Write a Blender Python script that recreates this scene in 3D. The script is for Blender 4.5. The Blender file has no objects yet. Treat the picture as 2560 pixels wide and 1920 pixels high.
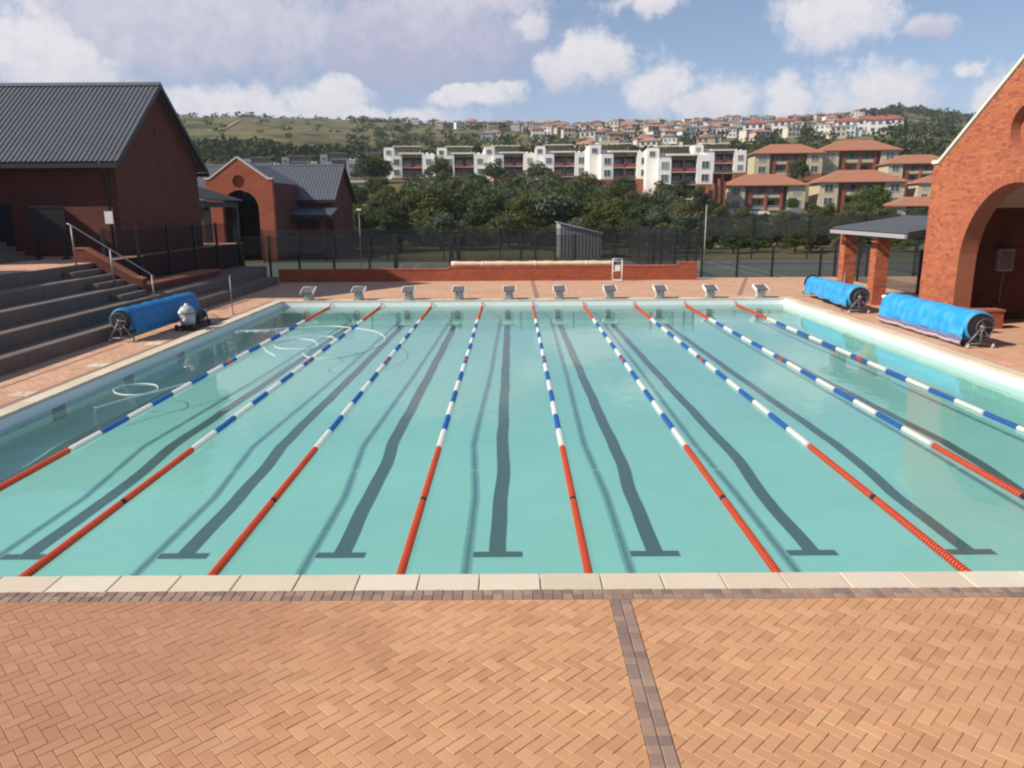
import bpy, math, random
import numpy as np
from mathutils import Matrix, Vector
R = math.radians
random.seed(7)
rng = np.random.default_rng(11)
sc = bpy.context.scene
C = sc.collection

# ---------------------------------------------------------------- camera, sky, sun, exposure
cam_d = bpy.data.cameras.new('camera')
cam = bpy.data.objects.new('camera', cam_d); C.objects.link(cam)
cam_d.sensor_width = 36.0; cam_d.lens = 27.02; cam_d.clip_end = 6000; cam_d.clip_start = .1
cam.matrix_world = (Matrix.Translation((0, 0, 3.82)) @ Matrix.Rotation(R(.1), 4, 'Z') @
                    Matrix.Rotation(R(90 - 12.97), 4, 'X') @ Matrix.Rotation(R(-.35), 4, 'Z'))
sc.camera = cam
sc.view_settings.view_transform = 'Standard'; sc.view_settings.look = 'None'
sc.view_settings.gamma = 1; sc.view_settings.exposure = .2
sc.cycles.filter_width = 2.2
sc.cycles.max_bounces = 8; sc.cycles.diffuse_bounces = 2; sc.cycles.glossy_bounces = 3; sc.cycles.transparent_max_bounces = 14
sc.cycles.use_denoising = True

SUN = Vector((-1.22, -.43, 1.0)).normalized()          # towards the sun
sun_d = bpy.data.lights.new('sun', 'SUN'); sun_d.energy = 5.0; sun_d.angle = R(.55); sun_d.color = (1, .93, .82)
sun = bpy.data.objects.new('sun', sun_d); C.objects.link(sun)
sun.rotation_euler = SUN.to_track_quat('Z', 'Y').to_euler(); sun.location = (-60, -25, 60)

W = bpy.data.worlds.new('World'); sc.world = W; W.use_nodes = True
wn = W.node_tree.nodes; wl = W.node_tree.links
wn.clear()
def wmath(op, a, b=None, c=None, clamp=False):
    n = wn.new('ShaderNodeMath'); n.operation = op; n.use_clamp = clamp
    for i, v in enumerate((a, b, c)):
        if v is None: continue
        if isinstance(v, (int, float)): n.inputs[i].default_value = v
        else: wl.new(v, n.inputs[i])
    return n.outputs[0]
def wmix(f, a, b):
    n = wn.new('ShaderNodeMix'); n.data_type = 'RGBA'
    for k, v in ((0, f), (6, a), (7, b)):
        if isinstance(v, (int, float)): n.inputs[k].default_value = v
        elif isinstance(v, tuple): n.inputs[k].default_value = (*v, 1)
        else: wl.new(v, n.inputs[k])
    return n.outputs[2]
def wsmooth(x, lo, hi):
    n = wn.new('ShaderNodeMapRange'); n.interpolation_type = 'SMOOTHSTEP'
    wl.new(x, n.inputs[0]); n.inputs[1].default_value = lo; n.inputs[2].default_value = hi
    return n.outputs[0]
tc = wn.new('ShaderNodeTexCoord')
sky = wn.new('ShaderNodeTexSky'); sky.sky_type = 'NISHITA'; sky.sun_disc = False
sky.sun_elevation = math.asin(SUN.z); sky.sun_rotation = math.atan2(SUN.x, SUN.y) % (2 * math.pi)
sky.altitude = 1400; sky.air_density = 1.0; sky.dust_density = .8; sky.ozone_density = 2.0
sep = wn.new('ShaderNodeSeparateXYZ'); wl.new(tc.outputs['Generated'], sep.inputs[0])
def wnoise(scale, detail, rough=.55, vec=None, dim='3D'):
    n = wn.new('ShaderNodeTexNoise'); n.inputs['Scale'].default_value = scale
    n.inputs['Detail'].default_value = detail; n.inputs['Roughness'].default_value = rough
    wl.new(vec if vec is not None else tc.outputs['Generated'], n.inputs['Vector'])
    return n
az0 = wmath('ARCTAN2', sep.outputs[0], sep.outputs[1])
el0 = wmath('ARCSINE', sep.outputs[2])
nz = wnoise(9, 3, .6); nsp = wn.new('ShaderNodeSeparateColor'); wl.new(nz.outputs['Color'], nsp.inputs[0])
nf = wnoise(30, 5, .66); nsf = wn.new('ShaderNodeSeparateColor'); wl.new(nf.outputs['Color'], nsf.inputs[0])
wa = wmath('ADD', wmath('MULTIPLY', wmath('SUBTRACT', nsp.outputs[0], .5), .13), wmath('MULTIPLY', wmath('SUBTRACT', nsf.outputs[0], .5), .045))
we = wmath('ADD', wmath('MULTIPLY', wmath('SUBTRACT', nsp.outputs[1], .5), .07), wmath('MULTIPLY', wmath('SUBTRACT', nsf.outputs[1], .5), .03))
az = wmath('ADD', az0, wa); el = wmath('ADD', el0, we)
# azimuth, elevation, half-width, half-height, greyness of each cloud in the sky (radians)
CLOUDS = [(-0.126, 0.188, 0.212, 0.0657, 0.85),
 (-0.352, 0.195, 0.2332, 0.0795, 0.6),
 (-0.501, 0.163, 0.0954, 0.0636, 0.1),
 (-0.227, 0.121, 0.0854, 0.0342, 0.05),
 (-0.046, 0.128, 0.0683, 0.0159, 0.0),
 (0.118, 0.178, 0.061, 0.0268, 0),
 (0.074, 0.156, 0.0439, 0.0293, 0.25),
 (0.182, 0.14, 0.0342, 0.0317, 0.1),
 (0.251, 0.122, 0.0537, 0.0366, 0.15),
 (0.327, 0.115, 0.039, 0.0354, 0.05),
 (0.377, 0.204, 0.061, 0.0415, 0),
 (0.446, 0.188, 0.0488, 0.0146, 0.6),
 (0.424, 0.116, 0.0683, 0.0427, 0.15),
 (0.541, 0.106, 0.0403, 0.0366, 0),
 (0.506, 0.148, 0.0195, 0.0098, 0),
 (0.157, 0.234, 0.0488, 0.0146, 0.1),
 (-0.344, 0.1, 0.212, 0.0382, 0.2),
 (0.03, 0.212, 0.0366, 0.0293, 0.3),
 (-0.145, 0.104, 0.106, 0.017, 0.15),
 (-0.058, 0.235, 0.1272, 0.0297, 0.5)]
dens = None; grey = None
cxy = wn.new('ShaderNodeCombineXYZ'); wl.new(az, cxy.inputs[0]); wl.new(el, cxy.inputs[1])
for (a, e, ra, re, g) in CLOUDS:
    v = wn.new('ShaderNodeVectorMath'); v.operation = 'MULTIPLY_ADD'; wl.new(cxy.outputs[0], v.inputs[0])
    v.inputs[1].default_value = (1 / ra, 1 / re, 0); v.inputs[2].default_value = (-a / ra, -e / re, 0)
    ln = wn.new('ShaderNodeVectorMath'); ln.operation = 'LENGTH'; wl.new(v.outputs[0], ln.inputs[0])
    d = wmath('SUBTRACT', 1.15, ln.outputs['Value'])
    # light on top and towards the sun side, shade underneath
    dt = wn.new('ShaderNodeVectorMath'); dt.operation = 'DOT_PRODUCT'; wl.new(v.outputs[0], dt.inputs[0]); dt.inputs[1].default_value = (.09, -.34, 0)
    sh = wmath('ADD', dt.outputs['Value'], g)
    if dens is None: dens, grey = d, sh
    else:
        pick = wsmooth(wmath('SUBTRACT', d, dens), -.15, .15)
        mxf = wn.new('ShaderNodeMix'); wl.new(pick, mxf.inputs[0]); wl.new(grey, mxf.inputs[2]); wl.new(sh, mxf.inputs[3]); grey = mxf.outputs[0]
        dens = wmath('SMOOTH_MAX', d, dens, .12)
nb = wnoise(3.0, 4, .58)
wide = wmath('MULTIPLY', wmath('SUBTRACT', nb.outputs[0], .56), 5.0)
outw = wmath('MAXIMUM', wsmooth(wmath('ABSOLUTE', az0), .62, .85), wsmooth(el0, .25, .33))   # the same broken cloud all round
wide = wmath('SUBTRACT', wmath('ADD', wide, -.2), wmath('MULTIPLY', wmath('SUBTRACT', 1, outw), 4))
grey = wmath('ADD', wmath('MULTIPLY', wmath('SUBTRACT', 1, outw), grey), wmath('MULTIPLY', outw, wmath('MULTIPLY', nsp.outputs[2], .9)))
dens = wmath('MAXIMUM', dens, wide)
nh = wnoise(80, 3, .6)
dn = wmath('ADD', wmath('ADD', dens, wmath('MULTIPLY', wmath('SUBTRACT', nh.outputs[0], .5), .7)), wmath('ADD', wmath('MULTIPLY', wmath('SUBTRACT', nsf.outputs[2], .5), 1.0), wmath('MULTIPLY', wmath('SUBTRACT', nz.outputs[0], .5), .7)))
cover = wmath('MULTIPLY', wsmooth(dn, .0, .75), .88)
gfac = wmath('ADD', wmath('MULTIPLY_ADD', wmath('SUBTRACT', nh.outputs[0], .5), .5, grey), wmath('MULTIPLY', wmath('SUBTRACT', nsf.outputs[0], .5), .8), clamp=True)
ccol = wmix(gfac, (.78, .745, .755), (.41, .415, .555))
skyc = wn.new('ShaderNodeVectorMath'); skyc.operation = 'SCALE'; wl.new(sky.outputs[0], skyc.inputs[0]); skyc.inputs[3].default_value = .1
haze_up = wmath('SUBTRACT', 1, wsmooth(el0, .02, .2))
skyh = wmix(wmath('MULTIPLY_ADD', haze_up, .4, .2), skyc.outputs[0], (.40, .455, .635))
final = wmix(cover, skyh, ccol)
bg = wn.new('ShaderNodeBackground'); wl.new(final, bg.inputs[0]); bg.inputs[1].default_value = 1.0
wo = wn.new('ShaderNodeOutputWorld'); wl.new(bg.outputs[0], wo.inputs[0])

# ---------------------------------------------------------------- material helpers
class NT:
    def __init__(s, name):
        s.m = bpy.data.materials.new(name); s.m.use_nodes = True
        s.n = s.m.node_tree.nodes; s.l = s.m.node_tree.links; s.n.clear()
        s.out = s.n.new('ShaderNodeOutputMaterial')
    def node(s, t, **kw):
        n = s.n.new(t)
        for k, v in kw.items(): setattr(n, k, v)
        return n
    def put(s, sock, v):
        if v is None: return
        if isinstance(v, bpy.types.NodeSocket): s.l.new(v, sock)
        elif isinstance(v, (tuple, list)) and len(v) == 3 and sock.type == 'RGBA': sock.default_value = (*v, 1)
        else: sock.default_value = v
    def math(s, op, a, b=None, c=None, clamp=False):
        n = s.node('ShaderNodeMath', operation=op, use_clamp=clamp)
        for i, v in enumerate((a, b, c)): s.put(n.inputs[i], v)
        return n.outputs[0]
    def mix(s, f, a, b, blend='MIX'):
        n = s.node('ShaderNodeMix', data_type='RGBA', blend_type=blend)
        s.put(n.inputs[0], f); s.put(n.inputs[6], a); s.put(n.inputs[7], b)
        return n.outputs[2]
    def obj(s): return s.node('ShaderNodeTexCoord').outputs['Object']
    def pos(s): return s.node('ShaderNodeNewGeometry').outputs['Position']
    def noise(s, scale, detail=3, vec=None, rough=.55):
        n = s.node('ShaderNodeTexNoise'); n.inputs['Scale'].default_value = scale; n.inputs['Detail'].default_value = detail
        n.inputs['Roughness'].default_value = rough
        s.l.new(vec if vec is not None else s.obj(), n.inputs['Vector'])
        return n.outputs[0]
    def ramp(s, f, cols):
        n = s.node('ShaderNodeValToRGB'); r = n.color_ramp
        while len(r.elements) < len(cols): r.elements.new(.5)
        for i, (p, c) in enumerate(cols): r.elements[i].position = p; r.elements[i].color = (*c, 1)
        s.l.new(f, n.inputs[0]); return n.outputs[0]
    def vary(s, col, amt, scale, detail=4, vec=None):
        f = s.math('MULTIPLY_ADD', s.noise(scale, detail, vec), 2 * amt, 1 - amt)
        n = s.node('ShaderNodeVectorMath', operation='SCALE'); s.put(n.inputs[0], col); s.put(n.inputs[3], f)
        return n.outputs[0]
    def bsdf(s, col, rough=.7, metal=0, normal=None, spec=.4):
        b = s.node('ShaderNodeBsdfPrincipled'); s.put(b.inputs['Base Color'], col); s.put(b.inputs['Roughness'], rough)
        b.inputs['Metallic'].default_value = metal; b.inputs['Specular IOR Level'].default_value = spec
        if normal is not None: s.l.new(normal, b.inputs['Normal'])
        s.l.new(b.outputs[0], s.out.inputs[0]); return b
    def bump(s, h, strength=.3, dist=.02):
        n = s.node('ShaderNodeBump'); n.inputs['Strength'].default_value = strength; n.inputs['Distance'].default_value = dist
        s.l.new(h, n.inputs['Height']); return n.outputs[0]
def rgb(t, c):
    n = t.node('ShaderNodeRGB'); n.outputs[0].default_value = (*c, 1); return n.outputs[0]
def simple(name, col, rough=.7, amt=.12, scale=4, metal=0, bump=0, spec=.4, world=False):
    t = NT(name); v = t.pos() if world else None
    c = t.vary(t.vary(rgb(t, col), amt, scale, 5, v), amt * .6, scale * 9, 3, v)
    nrm = t.bump(t.noise(scale * 12, 4, v), bump, .01) if bump else None
    t.bsdf(c, rough, metal, nrm, spec); return t.m
def palette(name, cols, rough=.8, src='object', amt=.1, scale=3, bump=.25, bscale=60, spec=.25, dark_patch=None):
    t = NT(name)
    f = t.node('ShaderNodeObjectInfo').outputs['Random'] if src == 'object' else t.node('ShaderNodeAttribute', attribute_name='rnd').outputs['Fac']
    c = t.ramp(f, cols)
    c = t.vary(c, amt, scale, 5, t.pos()); c = t.vary(c, amt * 1.2, .55, 4, t.pos())
    c = t.vary(c, .07, 90, 3, t.pos())
    if dark_patch:                                               # darker brown patch round one point, ragged outline
        ds = t.node('ShaderNodeVectorMath', operation='DISTANCE'); t.l.new(t.pos(), ds.inputs[0]); ds.inputs[1].default_value = dark_patch
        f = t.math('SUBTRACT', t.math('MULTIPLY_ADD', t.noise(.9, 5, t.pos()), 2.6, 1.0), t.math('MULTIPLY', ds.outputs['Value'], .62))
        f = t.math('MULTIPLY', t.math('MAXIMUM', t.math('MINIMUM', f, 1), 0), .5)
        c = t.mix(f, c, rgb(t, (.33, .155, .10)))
    t.bsdf(c, rough, 0, t.bump(t.noise(bscale, 4, t.pos()), bump, .004), spec); return t.m
def brickmat(name, c1, c2, mortar, dark=.25):
    t = NT(name)
    s = t.node('ShaderNodeSeparateXYZ'); t.l.new(t.pos(), s.inputs[0])
    cb = t.node('ShaderNodeCombineXYZ'); t.l.new(t.math('ADD', s.outputs[0], s.outputs[1]), cb.inputs[0]); t.l.new(s.outputs[2], cb.inputs[1])
    b = t.node('ShaderNodeTexBrick'); t.l.new(cb.outputs[0], b.inputs['Vector'])
    b.inputs['Scale'].default_value = 1; b.inputs['Brick Width'].default_value = .232; b.inputs['Row Height'].default_value = .085
    b.inputs['Mortar Size'].default_value = .006; b.inputs['Mortar Smooth'].default_value = .3; b.inputs['Bias'].default_value = -.1
    b.inputs['Color1'].default_value = (*c1, 1); b.inputs['Color2'].default_value = (*c2, 1); b.inputs['Mortar'].default_value = (*mortar, 1)
    c = t.vary(b.outputs['Color'], dark, 1.3, 4, t.pos()); c = t.vary(c, .2, 9, 3, t.pos())
    t.bsdf(c, .85, 0, t.bump(t.math('SUBTRACT', 1, b.outputs['Fac']), .5, .006), .2); return t.m

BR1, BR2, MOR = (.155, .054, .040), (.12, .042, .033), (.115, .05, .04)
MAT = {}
MAT['brick'] = brickmat('shade_toned_brick', BR1, BR2, MOR)  # same brick as brick_bright, with shade put into its colour
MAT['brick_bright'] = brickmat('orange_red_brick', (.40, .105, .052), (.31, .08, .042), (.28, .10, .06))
MAT['mortar'] = simple('brick_joint', (.34, .115, .062), .9, .2, 6, world=True)
BRCOLS = [(0, (.27, .088, .062)), (.1, (.35, .102, .06)), (.35, (.42, .125, .062)), (.7, (.455, .138, .066)), (1, (.50, .16, .074))]
MAT['brick_one'] = palette('brick_faces', BRCOLS, .85, 'object', .12, 6)
MAT['brick_many'] = palette('brick_faces_field', BRCOLS, .85, 'attr', .12, 6)
PAV = [(0, (.485, .245, .125)), (.25, (.53, .275, .142)), (.5, (.55, .288, .15)), (.8, (.57, .302, .158)), (.95, (.59, .325, .175)), (1, (.585, .335, .168))]
MAT['paver_one'] = palette('clay_paver', PAV, .85, 'object', .12, 2.5, dark_patch=(-4.6, 6.3, 0))
MAT['paver_many'] = palette('clay_paver_field', PAV, .85, 'attr', .12, 2.5, dark_patch=(-4.6, 6.3, 0))
MAT['sett'] = palette('grey_sett', [(0, (.22, .15, .125)), (.5, (.30, .20, .155)), (1, (.36, .25, .18))], .85, 'object', .12, 4)
MAT['coping'] = palette('cream_coping', [(0, (.60, .50, .37)), (.5, (.66, .55, .41)), (1, (.70, .61, .47))], .75, 'object', .07, 4, .15)
MAT['sand'] = simple('jointing_sand', (.34, .18, .10), .95, .15, 8, world=True)
def deckmat():
    t = NT('paved_deck'); p = t.pos()
    mp = t.node('ShaderNodeMapping'); mp.inputs['Rotation'].default_value = (0, 0, R(45)); t.l.new(p, mp.inputs[0])
    b = t.node('ShaderNodeTexBrick'); t.l.new(mp.outputs[0], b.inputs['Vector']); b.inputs['Scale'].default_value = 1
    b.inputs['Brick Width'].default_value = .2; b.inputs['Row Height'].default_value = .1; b.inputs['Mortar Size'].default_value = .004
    b.inputs['Color1'].default_value = (.66, .40, .26, 1); b.inputs['Color2'].default_value = (.54, .30, .19, 1); b.inputs['Mortar'].default_value = (.3, .16, .1, 1)
    c = t.vary(b.outputs['Color'], .16, .55, 4, p); c = t.vary(c, .12, 3, 4, p)
    t.bsdf(c, .85, 0, t.bump(t.math('SUBTRACT', 1, b.outputs['Fac']), .3, .004), .2); return t.m
MAT['deck'] = deckmat()
def poolmat():
    t = NT('pool_plaster'); p = t.pos()
    c = t.vary(rgb(t, (.445, .655, .605)), .16, .3, 4, p); c = t.vary(c, .05, 3, 4, p)
    t.bsdf(c, .8, spec=.2); return t.m
MAT['pool'] = poolmat()
MAT['pooltile'] = simple('white_pool_tile', (.86, .86, .84), .35, .05, 3, world=True)
MAT['laneline'] = simple('dark_lane_tile', (.02, .045, .05), .7, .15, 2, world=True)
def watermat():
    t = NT('pool_water'); p = t.pos()
    mp = t.node('ShaderNodeMapping'); mp.inputs['Scale'].default_value = (1, .6, 1); t.l.new(p, mp.inputs[0])
    h = t.math('ADD', t.math('MULTIPLY', t.noise(1.1, 3, mp.outputs[0]), 1.0), t.math('MULTIPLY', t.noise(5, 3, mp.outputs[0]), .22))
    nr = t.bump(h, .075, .12)
    gm = t.node('ShaderNodeNewGeometry'); dp = t.node('ShaderNodeVectorMath', operation='DOT_PRODUCT')
    t.l.new(gm.outputs['Incoming'], dp.inputs[0]); t.l.new(nr, dp.inputs[1])
    c1 = t.math('SUBTRACT', 1, t.math('ABSOLUTE', dp.outputs['Value']), clamp=True)
    fr = t.math('MULTIPLY_ADD', t.math('POWER', c1, 5), .98, .02)          # Schlick, the same from above and below
    g = t.node('ShaderNodeBsdfGlossy'); g.inputs['Roughness'].default_value = .03; t.l.new(nr, g.inputs['Normal'])
    tr = t.node('ShaderNodeBsdfTransparent'); tr.inputs[0].default_value = (.70, .925, .89, 1)
    df = t.node('ShaderNodeBsdfDiffuse'); t.put(df.inputs[0], t.vary(rgb(t, (.32, .54, .515)), .12, .25, 3, p))     # cloudiness in the water
    mk = t.node('ShaderNodeMixShader'); mk.inputs[0].default_value = .17; t.l.new(tr.outputs[0], mk.inputs[1]); t.l.new(df.outputs[0], mk.inputs[2])
    mx = t.node('ShaderNodeMixShader'); t.l.new(fr, mx.inputs[0]); t.l.new(mk.outputs[0], mx.inputs[1]); t.l.new(g.outputs[0], mx.inputs[2])
    t.l.new(mx.outputs[0], t.out.inputs[0]); return t.m
MAT['water'] = watermat()
def netmat(name, op, col=(.035, .036, .04)):
    t = NT(name)
    d = t.node('ShaderNodeBsdfDiffuse'); d.inputs[0].default_value = (*col, 1)
    tr = t.node('ShaderNodeBsdfTransparent')
    mx = t.node('ShaderNodeMixShader'); t.put(mx.inputs[0], t.math('MULTIPLY_ADD', t.noise(.8, 3, t.pos()), .12, op - .06))
    t.l.new(tr.outputs[0], mx.inputs[1]); t.l.new(d.outputs[0], mx.inputs[2]); t.l.new(mx.outputs[0], t.out.inputs[0]); return t.m
MAT['net'] = netmat('dark_mesh_netting', .46)
MAT['net2'] = netmat('green_windbreak_netting', .62, (.05, .056, .052))
MAT['black'] = simple('black_powder_coat', (.018, .018, .02), .5, .1)
MAT['steel'] = simple('dull_steel', (.26, .245, .25), .5, .12, 6, .6)
MAT['white'] = simple('white_plastic', (.80, .80, .79), .45, .05)
MAT['whitemetal'] = simple('white_painted_tube', (.80, .76, .72), .45, .06)
MAT['roof'] = simple('charcoal_roof_sheet', (.115, .12, .135), .5, .12, .8, .15)
MAT['fascia'] = simple('dark_fascia', (.03, .031, .036), .5, .1)
MAT['concrete'] = simple('weathered_concrete', (.16, .122, .10), .9, .22, 1.2, bump=.25, world=True)
MAT['cream'] = simple('cream_parapet', (.70, .65, .56), .7, .08)
MAT['plaster'] = simple('pale_ceiling_plaster', (.62, .58, .52), .8, .06)
MAT['red'] = simple('orange_red_float', (.62, .085, .035), .45, .12, 3, world=True)
MAT['floatwhite'] = simple('white_float', (.80, .77, .72), .45, .08, 3, world=True)
MAT['floatblue'] = simple('blue_float', (.03, .13, .42), .45, .12, 3, world=True)
MAT['hose'] = simple('white_hose', (.66, .74, .72), .4, .05)
MAT['platform'] = simple('grey_grip_surface', (.13, .115, .115), .7, .15)
def covermat(name, col, pale, amt):
    t = NT(name); v = t.obj()
    mp = t.node('ShaderNodeMapping'); mp.inputs['Scale'].default_value = (1, 1.3, .8); t.l.new(v, mp.inputs[0])
    f = t.math('MULTIPLY_ADD', t.noise(2.4, 5, mp.outputs[0]), 3.2, -1.45, clamp=True)
    c = t.mix(t.math('MULTIPLY', f, amt), rgb(t, col), rgb(t, pale))
    t.bsdf(t.vary(c, .12, 7), .5, 0, t.bump(t.noise(5, 4), .18, .03), .25); return t.m
MAT['coverR'] = covermat('faded_blue_cover', (.025, .30, .62), (.16, .46, .66), .7)
MAT['coverL'] = covermat('deep_blue_cover', (.012, .17, .42), (.03, .25, .46), .6)
MAT['hem'] = simple('purple_grey_hem', (.16, .14, .25), .6, .2)
MAT['hemcream'] = simple('dirty_cream_hem', (.52, .42, .37), .7, .25, 6)
MAT['reelmetal'] = simple('dull_grey_frame', (.20, .185, .18), .5, .15, 6, .4)
MAT['rubber'] = simple('black_rubber', (.02, .02, .022), .7, .1)
MAT['orange'] = simple('orange_plastic', (.65, .17, .03), .5, .15)
MAT['tank'] = simple('grey_white_tank', (.46, .44, .45), .4, .08)
MAT['blueplastic'] = simple('blue_plastic', (.03, .12, .4), .4, .1)
MAT['sign'] = simple('white_sign_face', (.78, .76, .74), .5, .05)
MAT['shed'] = simple('grey_shed_sheet', (.36, .34, .35), .6, .1)
MAT['court'] = simple('green_court', (.12, .135, .11), .85, .12, .3, world=True)
MAT['courtline'] = simple('court_line', (.55, .55, .52), .7, .1)
MAT['bark'] = simple('bark', (.10, .075, .055), .9, .25, 5)

# ---------------------------------------------------------------- mesh helpers
class MB:
    def __init__(s): s.v = []; s.f = []; s.a = []; s.tag = None
    def add(s, vs, fs):
        o = len(s.v); s.v += [tuple(v) for v in vs]; s.f += [tuple(i + o for i in f) for f in fs]
        if s.tag is not None: s.a += [s.tag] * len(fs)
        return s
    def box(s, x0, x1, y0, y1, z0, z1):
        return s.add([(x0,y0,z0),(x1,y0,z0),(x1,y1,z0),(x0,y1,z0),(x0,y0,z1),(x1,y0,z1),(x1,y1,z1),(x0,y1,z1)],
                     [(0,3,2,1),(4,5,6,7),(0,1,5,4),(1,2,6,5),(2,3,7,6),(3,0,4,7)])
    def hexa(s, b, t):                                   # four bottom points, four top points
        return s.add(list(b) + list(t), [(0,3,2,1),(4,5,6,7),(0,1,5,4),(1,2,6,5),(2,3,7,6),(3,0,4,7)])
    def prism(s, poly, axis, a0, a1):                    # poly in the two other axes
        n = len(poly)
        def P(q, a): return {'x': (a, q[0], q[1]), 'y': (q[0], a, q[1]), 'z': (q[0], q[1], a)}[axis]
        return s.add([P(q, a0) for q in poly] + [P(q, a1) for q in poly],
              [tuple(range(n)), tuple(range(2*n-1, n-1, -1))] + [(i, i+n, (i+1) % n + n, (i+1) % n) for i in range(n)])
    def tube(s, pts, r, n=8, closed=False):
        pts = [Vector(p) for p in pts]; m = len(pts); vs = []
        rr = r if isinstance(r, (list, tuple)) else [r] * m
        ref = None
        for i, p in enumerate(pts):
            d = (pts[(i+1) % m] - pts[i-1]) if closed else (pts[min(i+1, m-1)] - pts[max(i-1, 0)])
            d.normalize()
            if ref is None: ref = Vector((0, 0, 1)) if abs(d.z) < .9 else Vector((1, 0, 0))
            u = d.cross(ref); u.normalize(); w = u.cross(d); ref = w
            vs += [p + (u * math.cos(2*math.pi*k/n) + w * math.sin(2*math.pi*k/n)) * rr[i] for k in range(n)]
        fs = []
        for i in range(m if closed else m - 1):
            j = (i + 1) % m
            fs += [(i*n+k, i*n+(k+1) % n, j*n+(k+1) % n, j*n+k) for k in range(n)]
        if not closed: fs += [tuple(range(n-1, -1, -1)), tuple((m-1)*n + k for k in range(n))]
        return s.add(vs, fs)
    def lathe(s, prof, n=20, axis='z', c=(0, 0, 0)):     # prof: (radius, height)
        vs = []; m = len(prof)
        for r, h in prof:
            for k in range(n):
                a = 2*math.pi*k/n; p, q = r*math.cos(a), r*math.sin(a)
                vs.append({'z': (c[0]+p, c[1]+q, c[2]+h), 'y': (c[0]+q, c[1]+h, c[2]+p), 'x': (c[0]+h, c[1]+p, c[2]+q)}[axis])
        fs = [(i*n+k, i*n+(k+1) % n, (i+1)*n+(k+1) % n, (i+1)*n+k) for i in range(m-1) for k in range(n)]
        fs += [tuple(range(n-1, -1, -1)), tuple((m-1)*n+k for k in range(n))]
        return s.add(vs, fs)
    def build(s, name, mat, parent=None, smooth=False, loc=None):
        me = bpy.data.meshes.new(name); me.from_pydata(s.v, [], s.f); me.update()
        if s.a:
            at = me.attributes.new('rnd', 'FLOAT', 'FACE'); at.data.foreach_set('value', s.a)
        if smooth: me.polygons.foreach_set('use_smooth', [True] * len(me.polygons))
        me.materials.append(MAT[mat] if isinstance(mat, str) else mat)
        o = bpy.data.objects.new(name, me); C.objects.link(o)
        if parent: o.parent = parent
        if loc: o.location = loc
        return o
def tag(o, label=None, cat=None, group=None, kind=None):
    if label: o['label'] = label
    if cat: o['category'] = cat
    if group: o['group'] = group
    if kind: o['kind'] = kind
    return o
def empty(name, loc=(0, 0, 0), rz=0, label=None, cat=None, group=None):
    o = bpy.data.objects.new(name, None); C.objects.link(o); o.location = loc; o.rotation_euler = (0, 0, rz)
    o.empty_display_size = .1
    return tag(o, label, cat, group)
KIDS = {}
def copy_tree(o, parent=None):
    c = o.copy(); C.objects.link(c); c.parent = parent
    for ch in list(o.children): copy_tree(ch, c)
    return c
def inst(proto, name, parent, loc, rot=(0, 0, 0), scale=(1, 1, 1)):
    o = bpy.data.objects.new(name, proto.data if hasattr(proto, 'data') else proto); C.objects.link(o)
    o.parent = parent; o.location = loc; o.rotation_euler = rot; o.scale = scale
    return o
ORD = ['first','second','third','fourth','fifth','sixth','seventh','eighth','ninth','tenth','eleventh','twelfth']

# ---------------------------------------------------------------- terrain
PL, PR, PN, PF, WZ = -9.72, 11.45, 7.52, 32.42, -.25        # pool edges and water level
DY1 = 42.2
def interp(x, pts):
    if x <= pts[0][0]: return pts[0][1]
    for (a, b), (c, d) in zip(pts, pts[1:]):
        if x <= c: return b + (d - b) * (x - a) / (c - a)
    return pts[-1][1]
PROF_L = [(41,-2),(44,-.45),(82,-.5),(110,-.4),(130,.3),(150,2.4),(165,5),(180,8),(200,10),(230,12.5),(262,17),(300,21),(400,35),(500,48.5),(600,61),(700,73.5),(800,85),(880,88),(1000,80),(1300,62),(4000,50)]
PROF_R = [(41,-2),(44,-.45),(82,-.5),(120,-.5),(150,.6),(170,2.0),(183,3),(195,9.5),(225,12),(262,17),(300,21.5),(400,35),(500,48.5),(600,61),(700,73.5),(800,85),(880,88),(1000,80),(1300,62),(4000,50)]
CREST = [(-1.2,.100),(-.5,.111),(-.43,.111),(-.33,.113),(-.2,.1045),(-.1,.099),(0,.0955),(.15,.0965),(.3,.099),(.4,.104),(.48,.112),(.53,.106),(.6,.103),(1.2,.10)]
def terr(x, y):
    if y < 44: return interp(y, PROF_L)
    a = x / max(y, 1)
    t = min(1, max(0, (a - .245) / .05))
    z = interp(y, PROF_L) * (1 - t) + interp(y, PROF_R) * t
    k = interp(a, CREST) / .1017
    s = min(1, max(0, (y - 230) / 170))
    z = 3.8 + (z - 3.8) * (1 + (k - 1) * s)
    if y > 260: z += 1.6 * min(1, (y - 260) / 200) * math.sin(x * .021 + y * .013) + 1.1 * math.sin(x * .043 - y * .027) * min(1, (y - 260) / 200)
    return z
def terrain_mat():
    t = NT('hillside_ground'); p = t.pos()
    s = t.node('ShaderNodeSeparateXYZ'); t.l.new(p, s.inputs[0])
    n1 = t.noise(.012, 6, p, .62); n2 = t.noise(.05, 5, p, .6)
    veld = t.ramp(n1, [(.3, (.125, .115, .045)), (.5, (.19, .165, .07)), (.7, (.235, .20, .09))])
    scrub = t.ramp(n2, [(.4, (.045, .055, .024)), (.62, (.14, .125, .055))])
    c = t.mix(t.math('MULTIPLY_ADD', n2, 3.0, -1.0, clamp=True), scrub, veld)
    soil = t.math('MULTIPLY_ADD', t.noise(.018, 4, p), 9, -5.6, clamp=True)
    c = t.mix(t.math('MULTIPLY', soil, .7), c, rgb(t, (.28, .12, .06)))
    c = t.vary(c, .2, .25, 4, p)
    t.bsdf(c, .95, spec=.1); return t.m
MAT['terrain'] = terrain_mat()
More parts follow.
